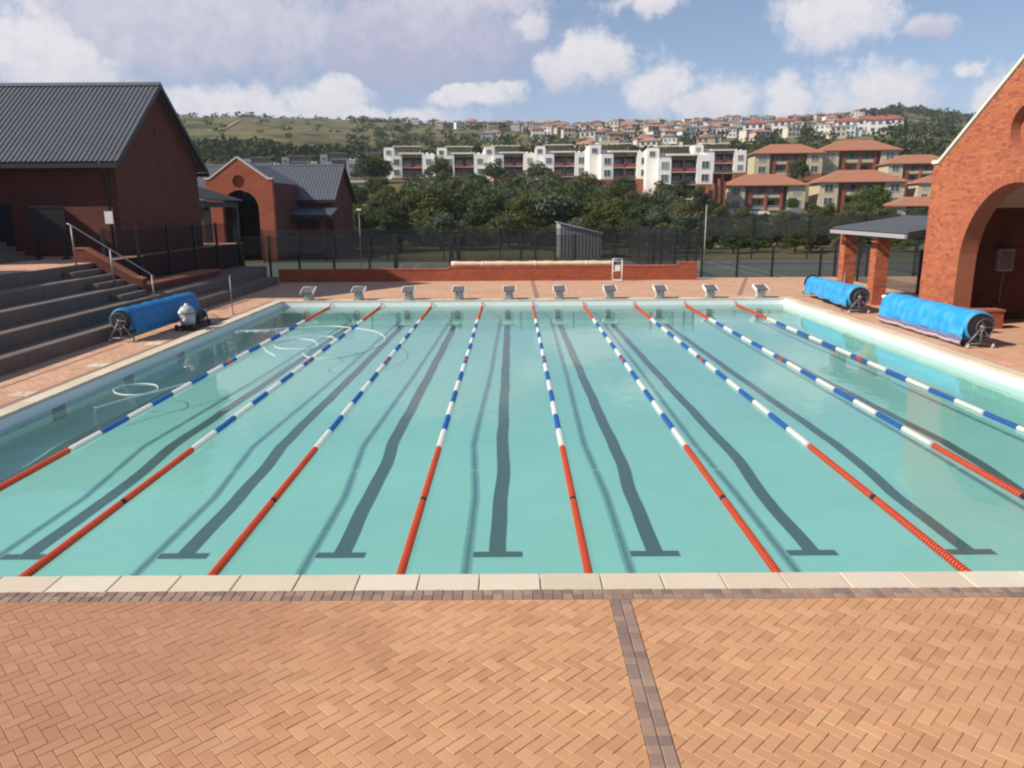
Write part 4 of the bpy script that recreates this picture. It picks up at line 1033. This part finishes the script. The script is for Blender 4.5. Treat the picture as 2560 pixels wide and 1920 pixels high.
def leaf_cloud(centres, radii, count, size, seed):
    r = np.random.default_rng(seed); V = []; A = []
    cs = np.array(centres); rs = np.array(radii); vol = (rs[:, 0]*rs[:, 1]*rs[:, 2])**.7; pick = r.choice(len(cs), count, p=vol/vol.sum())
    d = r.normal(size=(count, 3)); d /= np.linalg.norm(d, axis=1)[:, None]
    rad = r.uniform(.55, 1.08, count)**.6
    P = cs[pick] + d * rs[pick] * rad[:, None]
    nrm = d + r.normal(scale=.7, size=(count, 3)); nrm /= np.linalg.norm(nrm, axis=1)[:, None]
    u = np.cross(nrm, r.normal(size=(count, 3))); u /= np.linalg.norm(u, axis=1)[:, None]
    w = np.cross(nrm, u); s = size * r.uniform(.6, 1.4, count)[:, None]
    q = np.stack([P-u*s*.5, P-w*s*.32, P+u*s*.5, P+w*s*.32], 1).reshape(-1, 3)
    tone = np.clip(.5*r.uniform(0, 1, len(cs))[pick] + .5*r.uniform(0, 1, count), 0, 1)
    return q, tone
def leaf_mesh(name, q, tone, mat):
    n = len(tone); me = bpy.data.meshes.new(name); me.vertices.add(n*4); me.vertices.foreach_set('co', q.astype(np.float32).ravel())
    me.loops.add(n*4); me.loops.foreach_set('vertex_index', np.arange(n*4, dtype=np.int32))
    me.polygons.add(n); me.polygons.foreach_set('loop_start', np.arange(0, n*4, 4, dtype=np.int32)); me.polygons.foreach_set('loop_total', np.full(n, 4, dtype=np.int32))
    me.update(calc_edges=True); at = me.attributes.new('rnd', 'FLOAT', 'FACE'); at.data.foreach_set('value', tone.astype(np.float32)); me.materials.append(MAT[mat]); return me
def tree_proto(kind, seed, h=8.0, w=3.2, count=2600, leaf=.42):
    r = random.Random(seed); e = empty('tree', (0, 0, 0))
    m = MB(); lean = (r.uniform(-.3, .3), r.uniform(-.3, .3))
    m.tube([(0, 0, -1), (lean[0]*.3, lean[1]*.3, h*.2), (lean[0], lean[1], h*.5), (lean[0]*1.3, lean[1]*1.3, h*.75)], [.24, .18, .12, .05], 8)
    cs = []; rs = []
    for k in range(15):
        a = k*2.4 + r.uniform(-.4, .4); f = r.uniform(.12, 1); zz = h*(.17 + .70*f*(1 - .2*r.random())); sp = w*(1.05 - .75*f)*r.uniform(.45, 1.0)
        c = (lean[0] + math.cos(a)*sp, lean[1] + math.sin(a)*sp, zz); s = w*r.uniform(.30, .48)
        cs.append(c); rs.append((s, s, s*r.uniform(.6, .85)))
        if k % 2 == 0: m.tube([(lean[0]*.7, lean[1]*.7, h*.3), (c[0]*.6, c[1]*.6, zz*.8), (c[0], c[1], zz)], [.1, .07, .03], 5)
    cs.append((lean[0], lean[1], h*.55)); rs.append((w*.6, w*.6, h*.25))
    m.build('trunk', 'bark', e)
    q, tone = leaf_cloud(cs, rs, count, leaf, seed)
    o = bpy.data.objects.new('crown', leaf_mesh('crown', q, tone, kind)); C.objects.link(o); o.parent = e
    return e
KIND = {'leaf_dark': ('dense dark green tree in the wood behind the tennis court', 'dark trees of the wood'), 'leaf_olive': ('yellowish olive tree in the wood behind the tennis court', 'olive trees of the wood'),
        'leaf_silver': ('pale silvery green tree in the wood behind the tennis court', 'silvery trees of the wood'), 'leaf_green': ('fresh green tree among the flats beyond the court', 'green trees near the flats')}
protos = {}
for kd in KIND: protos[kd] = [tree_proto(kd, 31 + 7*i + len(kd)*13 + ord(kd[5]), 8.0, 3.3 + .4*i) for i in range(2)]
used = set()
def place_tree(kd, x, y, h, z=None, wid=1.0, label=None, group=None):
    i = random.randrange(2); p = protos[kd][i]
    o = p if id(p) not in used else copy_tree(p); used.add(id(p))
    s = h / 8.0; o.location = (x, y, terr(x, y) - .15 if z is None else z); o.scale = (s*wid, s*wid, s); o.rotation_euler = (0, 0, random.uniform(0, 6.28))
    tag(o, label or KIND[kd][0], 'tree', group or KIND[kd][1]); return o
HTOP = [(-.24,.012),(-.2,.022),(-.17,.026),(-.13,.036),(-.1,.05),(-.05,.048),(0,.043),(.05,.044),(.1,.036),(.15,.031),(.2,.026),(.235,.016),(.26,-.006),(.31,-.012),(.36,-.004),(.40,.006),(.44,.013),(.48,.004),(.56,.0),(.7,0)]
def woods():
    spots = []
    rows = ((73, 2.9), (81.5, 3.4), (86, 3.9), (93, 4.4), (101, 4.8), (110, 5.0), (120, 5.4), (131, 5.8), (142, 6.0), (152, 6.4), (162, 7))
    for row, (y, gap) in enumerate(rows):
        f = row/(len(rows)-1)
        x = -.215*y + random.uniform(0, gap)
        while x < .60*y:
            yy = y + random.uniform(-2.5, 2.5); a = x/yy
            lim = 999 if a < .14 else (150 if a < .2 else (140 if a < .25 else 158))
            if y < lim and (y > 80 or a > .2):
                tan = interp(a, HTOP) + .006 - .036*(1-f)**1.3
                h = 3.82 + tan*yy - terr(x, yy) - random.uniform(-.2, 1.3)
                if row < 3: h = max(2.2, min(h, random.uniform(2.6, 4.6)))
                if a > .25: h = max(h, random.uniform(2.0, 3.2))
                if h > 1.6: spots.append((x, yy, min(h, 10)))
            x += gap*random.uniform(.7, 1.25)
    return spots
for (x, y, h) in woods():
    kd = random.choices(['leaf_dark', 'leaf_olive', 'leaf_silver'], [.5, .3, .2])[0]
    a = x/y
    where = next(w for lim, w in ((-.14, 'beside the far brick hall'), (-.06, 'behind left end of low wall'), (.03, 'behind middle of low wall'), (.12, 'behind the grey shed'), (.2, 'between shed and white wall'), (.27, 'below white wall'), (.36, 'below terracotta flats'), (9, 'behind the lean-to canopy')) if a < lim).replace('coiled cover', 'rolled cover')
    depth = 'at wood front' if y < 90 else ('in mid wood' if y < 128 else 'at wood top')
    look = {'leaf_dark': 'dark green', 'leaf_olive': 'yellowish olive', 'leaf_silver': 'pale silvery green'}[kd] + (' low bushy tree ' if h < 3.4 else ' tree ')
    place_tree(kd, x, y, h, wid=random.uniform(1.05, 1.4)*(1.35 if h < 3.4 else 1), label=look + depth + ', ' + where)
for (x, y, h, l) in ((-27.5, 84, 6, 'sunlit green tree glimpsed under the walkway roof at left'), (66.5, 150, 6.8, 'green bushy tree before the orange roofed flats, left of canopy'), (73, 158, 7.5, 'tall green tree in front of the lower orange roofed flats'), (76, 166, 4.5, 'green shrubby tree beside the lower right orange roofed flats'),
                     (70.5, 196, 7.2, 'dark rounded tree before the upper orange roofed flats'), (59.5, 168, 4.2, 'dark green shrub between the two lower orange roofed blocks')):
    place_tree('leaf_green' if 'green' in l else 'leaf_dark', x, y, h, None if y < 180 else 9.0, 1.1, l, 'single trees near the flats')
for k, (x, y, h) in enumerate(((-31, 158, 5.4), (-26.5, 160, 6.2), (-33.5, 164, 4.6), (-29, 168, 5.2))):
    place_tree('leaf_olive' if k % 2 else 'leaf_dark', x, y, h, None, 1.25, ['dark tree below the low white roofed building', 'olive tree right of the low white roofed building', 'small dark tree touching the far hall gable', 'olive tree behind the others near the leftmost white flats'][k], 'trees near the low building')
for a, y, h in ((-.185, 196, 9), (-.165, 200, 8), (-.09, 196, 8), (-.02, 192, 7), (.035, 188, 7), (.1, 180, 6), (.14, 168, 6), (.19, 156, 6.5), (.235, 152, 6), (.215, 158, 6.5)):
    place_tree('leaf_dark', a*y, y, h, interp(y, PROF_L)-.5, 1.2, 'dark tree standing close before the white flats, %s from the left' % {-.185:'first',-.165:'second',-.09:'third',-.02:'fourth',.035:'fifth',.1:'sixth',.14:'seventh',.19:'eighth',.215:'ninth',.235:'tenth'}[a], 'trees against the white flats')
# bushes and tree lines on the hill: one mass
def hill_bushes():
    Q = []; T = []; r = np.random.default_rng(5); k = 0
    pts = []
    for _ in range(2100):
        y = r.uniform(235, 860); a = r.uniform(-.62, .72); x = a*y
        d = math.sin(x*.02+1)*math.sin(y*.017) + .6*math.sin(x*.05-y*.03)
        grass = (a < -.2 and y > 330)
        right = a > .44
        p = .16 if grass else (.55 if right else .8)
        if d < 0 and r.uniform() > p: continue
        if d >= 0 and r.uniform() > p*1.3: continue
        pts.append((x, y, r.uniform(2.2, 6.0)*(.75 if grass else 1.0)*(1.35 if right else 1)))
    for _ in range(520):                                    # ridge
        a = r.uniform(-.65, .75); y = r.uniform(835, 905); pts.append((a*y, y, r.uniform(3.5, 9.5)*(1.3 if a > .4 else 1)))
    for _ in range(420):                                    # dark belt above the flats
        a = r.uniform(-.45, .5); y = r.uniform(236, 300); pts.append((a*y, y, r.uniform(4, 7.5)))
    for _ in range(60):
        a = r.uniform(-.46, -.3); y = r.uniform(300, 330); pts.append((a*y, y, r.uniform(5, 8)))
    for (x, y, h) in pts:
        z = terr(x, y); n = 3; cs = [(x+r.uniform(-.5, .5)*h*.9, y+r.uniform(-.5, .5)*h*.6, z+h*r.uniform(.3, .6)) for _ in range(n)]
        rs = [(h*.45, h*.45, h*.36)]*n
        q, t_ = leaf_cloud(cs, rs, 30 if h < 5 else 44, max(1.0, h*.3), int(x*7+y) & 0xffff)
        Q.append(q); T.append(t_*.7)
    o = bpy.data.objects.new('hillside_bushes', leaf_mesh('hillside_bushes', np.concatenate(Q), np.concatenate(T), 'leaf_dark')); C.objects.link(o)
    tag(o, 'dark bushes and tree belts scattered over the far hillside', 'bushes', kind='stuff')
hill_bushes()

# ---------------------------------------------------------------- flats and houses
MAT['flatwhite'] = simple('white_render', (.80, .78, .72), .85, .08, .8)
MAT['flatgrey'] = simple('grey_and_shaded_render', (.30, .31, .34), .85, .1, .8)  # grey wall; on the grey flats it stands for cloud shade
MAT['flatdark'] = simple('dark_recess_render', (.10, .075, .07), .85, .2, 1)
MAT['balred'] = simple('red_balcony_front', (.27, .062, .045), .7, .12)
MAT['clere'] = simple('yellowish_clerestory', (.42, .36, .17), .6, .2, 2)
MAT['brickred'] = simple('red_plinth', (.30, .10, .06), .85, .2, 2)
MAT['slabroof'] = simple('pale_slab_roof', (.62, .60, .56), .7, .08)
MAT['shaderoof'] = simple('shaded_slab_roof', (.12, .12, .13), .7, .08)
def glass_mat():
    t = NT('window_glass'); c = t.ramp(t.node('ShaderNodeObjectInfo').outputs['Random'], [(0, (.03, .035, .04)), (.6, (.09, .10, .11)), (1, (.30, .30, .29))])
    t.bsdf(c, .12, spec=.6); return t.m
MAT['glass'] = glass_mat()
def window(e, x, y, z, w, h, frame='slabroof'):
    m = MB(); m.box(x-w/2, x+w/2, y-.06, y+.02, z-h/2, z+h/2); o = m.build('window', 'glass', e)
    m = MB()
    for (a, b_, c_, d_) in ((-w/2-.08, w/2+.08, h/2, h/2+.08), (-w/2-.08, w/2+.08, -h/2-.1, -h/2), (-w/2-.08, -w/2, -h/2, h/2), (w/2, w/2+.08, -h/2, h/2), (-.03, .03, -h/2, h/2)):
        m.box(x+a, x+b_, y-.1, y+.02, z+c_, z+d_)
    m.build('frame', frame, o)
def white_block(wall='flatwhite', roof='slabroof'):
    e = empty('block_of_flats', (0, 0, 0))
    m = MB(); m.box(-5.4, -2.8, -1.0, 7, -6, 6.0); m.build('left_tower', wall, e)
    m = MB(); m.box(2.2, 5.3, -1.6, 7, -6, 6.4); m.build('right_tower', wall, e)
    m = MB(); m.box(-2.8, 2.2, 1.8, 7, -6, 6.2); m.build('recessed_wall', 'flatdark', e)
    for (x0, x1, y) in ((-5.42, -2.78, -1.03), (2.18, 5.32, -1.63)):
        m = MB(); m.box(x0, x1, y, 7.05, -6, .1); m.build('plinth', 'brickred', e)
    for x, y in ((-4.1, -1), (3.8, -1.6)):
        for z in (1.5, 4.3): window(e, x, y, z, 1.3, 1.5)
    for z in (-.1, 2.75):
        m = MB(); m.box(-2.75, 2.15, -.9, 1.8, z, z+.18); m.build('balcony_floor', wall, e)
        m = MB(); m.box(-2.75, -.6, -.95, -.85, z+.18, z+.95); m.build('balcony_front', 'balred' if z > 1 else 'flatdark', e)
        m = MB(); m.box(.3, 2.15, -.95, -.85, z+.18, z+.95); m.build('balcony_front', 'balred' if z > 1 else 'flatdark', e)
        for x in (-1.6, 1.0):
            m = MB(); m.box(x-.8, x+.8, 1.72, 1.79, z+.2, z+2.2); m.build('balcony_door', 'glass', e)
    m = MB(); m.box(-.4, -.24, -1.0, -.8, -3, 6.3); m.build('column', 'balred', e)
    m = MB(); m.box(-2.75, 2.15, -.6, 1.7, 5.55, 6.4); m.build('clerestory', 'clere', e)
    for k in range(9): m = MB(); m.box(-2.6+k*.54, -2.45+k*.54, -.7, -.61, 5.55, 6.4); m.build('clerestory_post', 'flatdark', e)
    m = MB(); m.hexa([(-3.6, -1.6, 6.35), (2.6, -1.6, 6.35), (2.6, 3.2, 6.85), (-3.6, 3.2, 6.85)], [(-3.6, -1.6, 6.6), (2.6, -1.6, 6.6), (2.6, 3.2, 7.1), (-3.6, 3.2, 7.1)]); m.build('canopy_roof', roof, e)
    m = MB(); m.box(-7.6, 1.6, 6, 12, -4, 8.0); m.build('upper_wall', wall, e)
    m = MB(); m.box(-7.4, -4.9, 4.2, 12.2, -4, 8.6); m.build('upper_tower', wall, e); window(e, -6.3, 4.2, 7.2, 1.1, 1.2)
    m = MB(); m.box(-4.4, 1.4, 5.9, 5.99, 7.5, 8.7); m.build('upper_clerestory', 'clere', e)
    for k in range(9): m = MB(); m.box(-4.3+k*.66, -4.15+k*.66, 5.8, 5.89, 7.5, 8.7); m.build('clerestory_post', 'flatdark', e)
    m = MB(); m.hexa([(-5.4, 4.0, 8.8), (1.9, 4.0, 8.8), (1.9, 10.5, 9.3), (-5.4, 10.5, 9.3)], [(-5.4, 4.0, 9.05), (1.9, 4.0, 9.05), (1.9, 10.5, 9.55), (-5.4, 10.5, 9.55)]); m.build('upper_roof', roof, e)
    for x, z in ((3.4, 6.9), (4.6, 6.75)):
        m = MB(); m.lathe([(.3, 0), (.34, .1), (.34, .55), (.15, .7)], 10, 'z', (x, 2.4, z-.5)); m.build('water_tank', 'white', e)
    return e
wb = white_block()
spots = [(-26.3, 213, 11.0, 1.08, 'white flats with red balconies, leftmost block of the row'), (-12, 205, 10.9, 1.0, 'white flats with red balconies, second block from the left'), (.6, 200, 10.8, .98, 'white flats with red balconies, third block from the left'),
         (12.7, 190, 10.3, .97, 'white flats with red balconies, fourth block from the left'), (24.6, 173, 9.0, 1.0, 'white flats with red balconies, fifth block from the left'), (34.9, 161, 7.5, 1.0, 'white flats with red balconies nearest the camera, sixth from left'), (50.5, 190, 10.9, .9, 'white flats standing highest at the right end of the row')]
for i, (x, y, z, s, l) in enumerate(spots):
    o = wb if i == 0 else copy_tree(wb)
    o.location = (x, y, z + .5); o.scale = (s, s, s*.88); o.rotation_euler = (0, 0, R([5, 2, 4, -2, 1, -6, -4][i])); tag(o, l, 'block of flats', 'white flats on the slope')
gb = white_block('flatgrey', 'shaderoof')  # white block again, cloud shade put into wall and roof colours
for i, (x, y, z, s, l) in enumerate(((-38, 222, 12.0, .75, 'flats painted cloud-shade grey at the left end of the white row'), (-49, 228, 12.0, .8, 'flats painted cloud-shade grey above the far hall roof'), (-59.5, 226, 11.2, .8, 'flats painted cloud-shade grey with dark roofs, second from the hall'), (-69, 222, 10.6, .8, 'flats painted cloud-shade grey, half hidden by the far arch gable'), (-42, 255, 14.5, .75, 'small flats painted cloud-shade grey behind the grey row'), (-78, 226, 9.8, .75, 'flats painted cloud-shade grey, farthest left beside the large gable'))):
    o = gb if i == 0 else copy_tree(gb); o.location = (x, y, z); o.scale = (s, s, s); o.rotation_euler = (0, 0, R(6+i)); tag(o, l, 'block of flats', 'flats painted cloud-shade grey on the slope')
MAT['tile'] = simple('terracotta_tile', (.36, .15, .085), .85, .12, .5)
MAT['beige'] = simple('beige_render', (.52, .44, .29), .85, .08, .6)
def hip(m, x0, x1, y0, y1, z0, z1, ov=.7, rl=.5):
    a = (y1-y0)/2+ov
    v = [(x0-ov, y0-ov, z0), (x1+ov, y0-ov, z0), (x1+ov, y1+ov, z0), (x0-ov, y1+ov, z0), (x0-ov+a*1.0, (y0+y1)/2, z1), (x1+ov-a*1.0, (y0+y1)/2, z1)]
    v += [(p[0], p[1], z0-.18) for p in v[:4]]
    m.add(v, [(0, 1, 5, 4), (1, 2, 5), (2, 3, 4, 5), (3, 0, 4), (0, 6, 7, 1), (1, 7, 8, 2), (2, 8, 9, 3), (3, 9, 6, 0), (9, 8, 7, 6)])
def orange_block():
    e = empty('block_of_flats', (0, 0, 0)); H = 5.6
    for x0, x1 in ((-8.4, -4.6), (4.6, 8.4)):
        m = MB(); m.box(x0, x1, -1.2, 8, -5, H); m.build('wing', 'beige', e)
        m = MB(); m.box(x0-.04, x1+.04, -1.24, 8.04, -5, .5); m.build('plinth', 'brickred', e)
        for z in (1.6, 4.3): window(e, (x0+x1)/2, -1.2, z, 1.7, 1.5)
    m = MB(); m.box(-4.6, 4.6, 2, 8, -5, H); m.build('recessed_wall', 'beige', e)
    for z in (.05, 2.8):
        m = MB(); m.box(-3.2, 3.2, -.8, 2, z, z+.2); m.build('balcony_floor', 'beige', e)
        m = MB(); m.box(-3.2, 3.2, -.85, -.7, z+.2, z+.75); m.build('balcony_front', 'beige', e)
        for x in (-1.6, 1.6): m = MB(); m.box(x-1.1, x+1.1, 1.9, 1.99, z+.2, z+2.2); m.build('balcony_door', 'glass', e)
        m = MB(); m.tube([(-3.2, -.78, z+1.05), (3.2, -.78, z+1.05)], .05, 6); m.build('railing', 'slabroof', e)
    for x in (-3.4, 0, 3.4):
        m = MB(); m.box(x-.3, x+.3, -1.0, -.4, -3, H); m.build('column', 'balred' if x else 'brickred', e)
    m = MB(); hip(m, -8.4, 8.4, -1.2, 8, H+.02, H+2.5); m.build('roof', 'tile', e)
    return e
ob = orange_block()
for i, (x, y, z, s, rz, l) in enumerate(((56.2, 176, 2.6, 1.0, -5, 'beige flats with terracotta roof, lower left block'), (76.3, 174, 2.9, 1.05, -8, 'beige flats with terracotta roof, lower right block'), (70.6, 205, 11.2, 1.0, -6, 'beige flats with terracotta roof, upper left block'), (89.2, 206, 11.2, 1.12, -7, 'beige flats with terracotta roof, upper right block'),
                                (95, 186, 8.4, .85, -9, 'beige flats with terracotta roof partly behind the pavilion gable'), (93, 170, 4.4, .7, -9, 'small beige flats with terracotta roof touching the pavilion edge'), (78, 150, -.2, .68, -9, 'low beige building with terracotta roof above the lean-to canopy'))):
    o = ob if i == 0 else copy_tree(ob); o.location = (x, y, z); o.scale = (s, s, s); o.rotation_euler = (0, 0, R(rz)); tag(o, l, 'block of flats', 'terracotta roofed flats on the slope')
gw = empty('boundary_wall', (27.9, 150, 3.2), 0, 'white boundary wall with red piers below the nearest white flats', 'wall')
m = MB(); m.box(0, 6.4, 0, .3, -1.5, 2.0); m.build('wall_panel', 'flatwhite', gw)
for k in range(4): m = MB(); m.box(k*2.13-.18, k*2.13+.18, -.08, .38, -1.5, 2.4); m.build('pier', 'tile', gw)
for k in range(5):
    x, y = 7.0 + k*1.5, .5 + k*1.6; m = MB(); m.box(x-.2, x+.2, y-.1, y+.3, -1.5, 2.4+k*.85); m.build('stepped_pier', 'tile', gw)
    m = MB(); m.box(x+.2, x+1.5, y+.2, y+.5, -1.5, 1.9+k*.85); m.build('stepped_panel', 'brickred', gw)
# small houses climbing the hill
WALLS = {'cream': (.60, .53, .43), 'pink': (.54, .41, .33), 'white': (.70, .68, .64), 'buff': (.42, .31, .20), 'yellow': (.60, .46, .16), 'grey': (.36, .36, .37), 'pale': (.62, .55, .45)}
ROOFS = {'red': (.33, .10, .07), 'terracotta': (.36, .20, .14), 'brown': (.22, .11, .07), 'grey': (.22, .22, .24), 'flat': (.48, .45, .40)}
for k, v in WALLS.items(): MAT['hw_'+k] = simple('house_wall_'+k, v, .85, .1, .3)
for k, v in ROOFS.items(): MAT['hr_'+k] = simple('house_roof_'+k, v, .85, .15, .3)
def house(wall, roof, kind):
    e = empty('hill_house', (0, 0, 0)); h = 5.6 if kind != 'low' else 3.2
    m = MB(); m.box(-4.5, 4.5, -3.5, 3.5, -4, h); m.build('wall', 'hw_'+wall, e)
    if roof == 'flat': m = MB(); m.box(-4.8, 4.8, -3.8, 3.8, h+.01, h+.35); m.build('roof', 'hr_flat', e)
    else: m = MB(); hip(m, -4.5, 4.5, -3.5, 3.5, h+.01, h+1.9, .5); m.build('roof', 'hr_'+roof, e)
    if kind == 'wing':
        m = MB(); m.box(4.5, 8.2, -2.2, 3, -4, 3.1); m.build('wing', 'hw_'+wall, e)
        m = MB(); m.box(4.4, 8.4, -2.5, 3.2, 3.11, 3.4) if roof == 'flat' else hip(m, 4.5, 8.2, -2.2, 3, 3.11, 4.3, .3); m.build('wing_roof', 'hr_'+roof, e)
    for z in ([1.5, 4.3] if h > 4 else [1.6]):
        for x in (-2.8, 0, 2.8):
            m = MB(); m.box(x-.75, x+.75, -3.58, -3.45, z-.7, z+.7); m.build('window', 'glass', e)
    return e
combos = [('cream', 'terracotta', 'tall', 'cream house with terracotta roof in the crowded hillside suburb'), ('pink', 'terracotta', 'wing', 'pinkish house with terracotta roof and side wing on the hillside'), ('white', 'red', 'tall', 'white house with red roof in the hillside suburb'), ('white', 'flat', 'wing', 'white flat roofed house on the hillside'),
          ('buff', 'brown', 'tall', 'buff house with brown roof on the hillside'), ('grey', 'grey', 'wing', 'grey house with grey roof on the hillside'), ('pale', 'flat', 'tall', 'pale flat roofed house on the hillside'), ('pale', 'terracotta', 'low', 'low pale house with terracotta roof on the hillside'), ('yellow', 'flat', 'tall', 'bright yellow flat roofed house on the hillside')]
hp = [house(*c[:3]) for c in combos]; hused = set(); placed = []
hr = random.Random(21)
def put_house(x, y, ci, s=1.0, label=None, rz=None):
    p = hp[ci]; o = p if ci not in hused else copy_tree(p); hused.add(ci)
    o.location = (x, y, terr(x, y) + .3); o.scale = (s, s, s); o.rotation_euler = (0, 0, R(hr.uniform(-35, 30)) if rz is None else rz)
    a = x/y
    zone = ('near ridge' if y > 680 else ('mid hill' if y > 480 else 'low hill')) + (' left of suburb' if a < .03 else (' above leftmost white flats' if a < .1 else (' above middle white flats' if a < .2 else (' above rightmost white flats' if a < .3 else ' above terracotta flats'))))
    base = combos[ci][3].replace(' in the crowded hillside suburb', '').replace(' on the hillside', '').replace(' in the hillside suburb', '')
    tag(o, label or (base + ' ' + zone), 'house', 'hillside houses: ' + combos[ci][3].replace(' in the crowded hillside suburb', '').replace(' on the hillside', '').replace(' in the hillside suburb', ''))
tries = 0
while len(placed) < 350 and tries < 40000:
    tries += 1
    y = 330 + 530*hr.random()**.75; a = -.06 + .50*hr.random()
    lo = 300 if .02 < a < .26 else 360
    if y < lo: continue
    if a > .40 and hr.random() < .6: continue
    if a < .03 and (y < 560 or hr.random() < .55): continue
    x = a*y
    if any((x-px)**2 + ((y-py)*.8)**2 < 8.2**2 for px, py in placed): continue
    placed.append((x, y)); put_house(x, y, hr.choices(range(8), [18, 18, 6, 9, 12, 10, 18, 9])[0], hr.uniform(.62, .92))
for a, y in ((-.09, 655), (-.12, 700), (-.065, 600), (-.05, 610), (-.03, 480), (-.02, 486)): put_house(a*y, y, hr.choice([1, 4, 5, 3]), .75)
put_house(.125*330, 330, 8, .95, 'bright yellow flat roofed house just above the white flats')
for a, y in ((.30, 420), (.335, 430), (.415, 400), (.44, 420), (.455, 405), (.47, 418)): put_house(a*y, y, 2, 1.15, 'large white house with red roof at the right of the suburb', R(-18))
# far houses left of the hill foot, low white roofed building
lw = empty('low_building', (-36.4, 190, 7.7), R(3), 'low building with white flat roof beside the far hall gable', 'building')
m = MB(); m.box(-3.2, 3.2, -2, 2, -3, 2.0); m.build('wall', 'flatgrey', lw)
m = MB(); m.box(-3.5, 3.5, -2.4, 2.3, 2.01, 2.4); m.build('roof', 'slabroof', lw)
for x in (-1.8, .2, 2): m = MB(); m.box(x-.5, x+.5, -2.08, -1.95, .4, 1.5); m.build('window', 'glass', lw)

# ---------------------------------------------------------------- cars parked below the terracotta flats
MAT['carwhite'] = simple('white_car_paint', (.78, .78, .77), .25, .03)
MAT['carsilver'] = simple('silver_car_paint', (.5, .5, .52), .25, .03, 4, .5)
def car(x, y, z, rz, paint, label):
    e = empty('parked_car', (x, y, z), rz, label, 'car', 'cars parked below the flats')
    m = MB(); m.prism([(-2.1, .3), (2.1, .3), (2.15, .65), (2.0, .85), (1.1, .95), (-1.9, .98), (-2.15, .7)], 'y', -.85, .85); m.build('body', paint, e)
    m = MB(); m.hexa([(-1.8, -.8, .96), (1.15, -.8, .94), (1.15, .8, .94), (-1.8, .8, .96)], [(-1.35, -.66, 1.42), (.45, -.66, 1.42), (.45, .66, 1.42), (-1.35, .66, 1.42)]); m.build('windows', 'glass', e)
    m = MB(); m.box(-1.36, .46, -.67, .67, 1.421, 1.47); m.build('roof', paint, e)
    for wx in (-1.3, 1.35):
        for wy in (-.86, .86):
            m = MB(); m.lathe([(.1, -.1), (.31, -.1), (.33, 0), (.31, .1), (.1, .1)], 14, 'y', (wx, wy, .33)); wh = m.build('wheel', 'rubber', e, True)
            m = MB(); m.lathe([(.05, -.105), (.18, -.106), (.18, .106), (.05, .105)], 10, 'y', (wx, wy, .33)); m.build('rim', 'steel', wh)
car(46.6, 163, 1.75, R(8), 'carwhite', 'white car parked at the left foot of the terracotta flats')
car(51.0, 163.5, 1.75, R(-4), 'carwhite', 'white car parked below the balconies of the lower left flats')
car(58.4, 163, 1.85, R(6), 'carsilver', 'silver car parked between the two lower terracotta blocks')
# ---------------------------------------------------------------- thin summer haze
hz = MB(); hz.box(-2900, 2900, -200, 3700, -4, 150)
t = NT('thin_haze'); pv = t.node('ShaderNodeVolumePrincipled')
pv.inputs['Color'].default_value = (.80, .86, .97, 1); pv.inputs['Density'].default_value = .00018; pv.inputs['Anisotropy'].default_value = .1
t.l.new(pv.outputs[0], t.out.inputs['Volume'])
tag(hz.build('haze', t.m), kind='stuff')
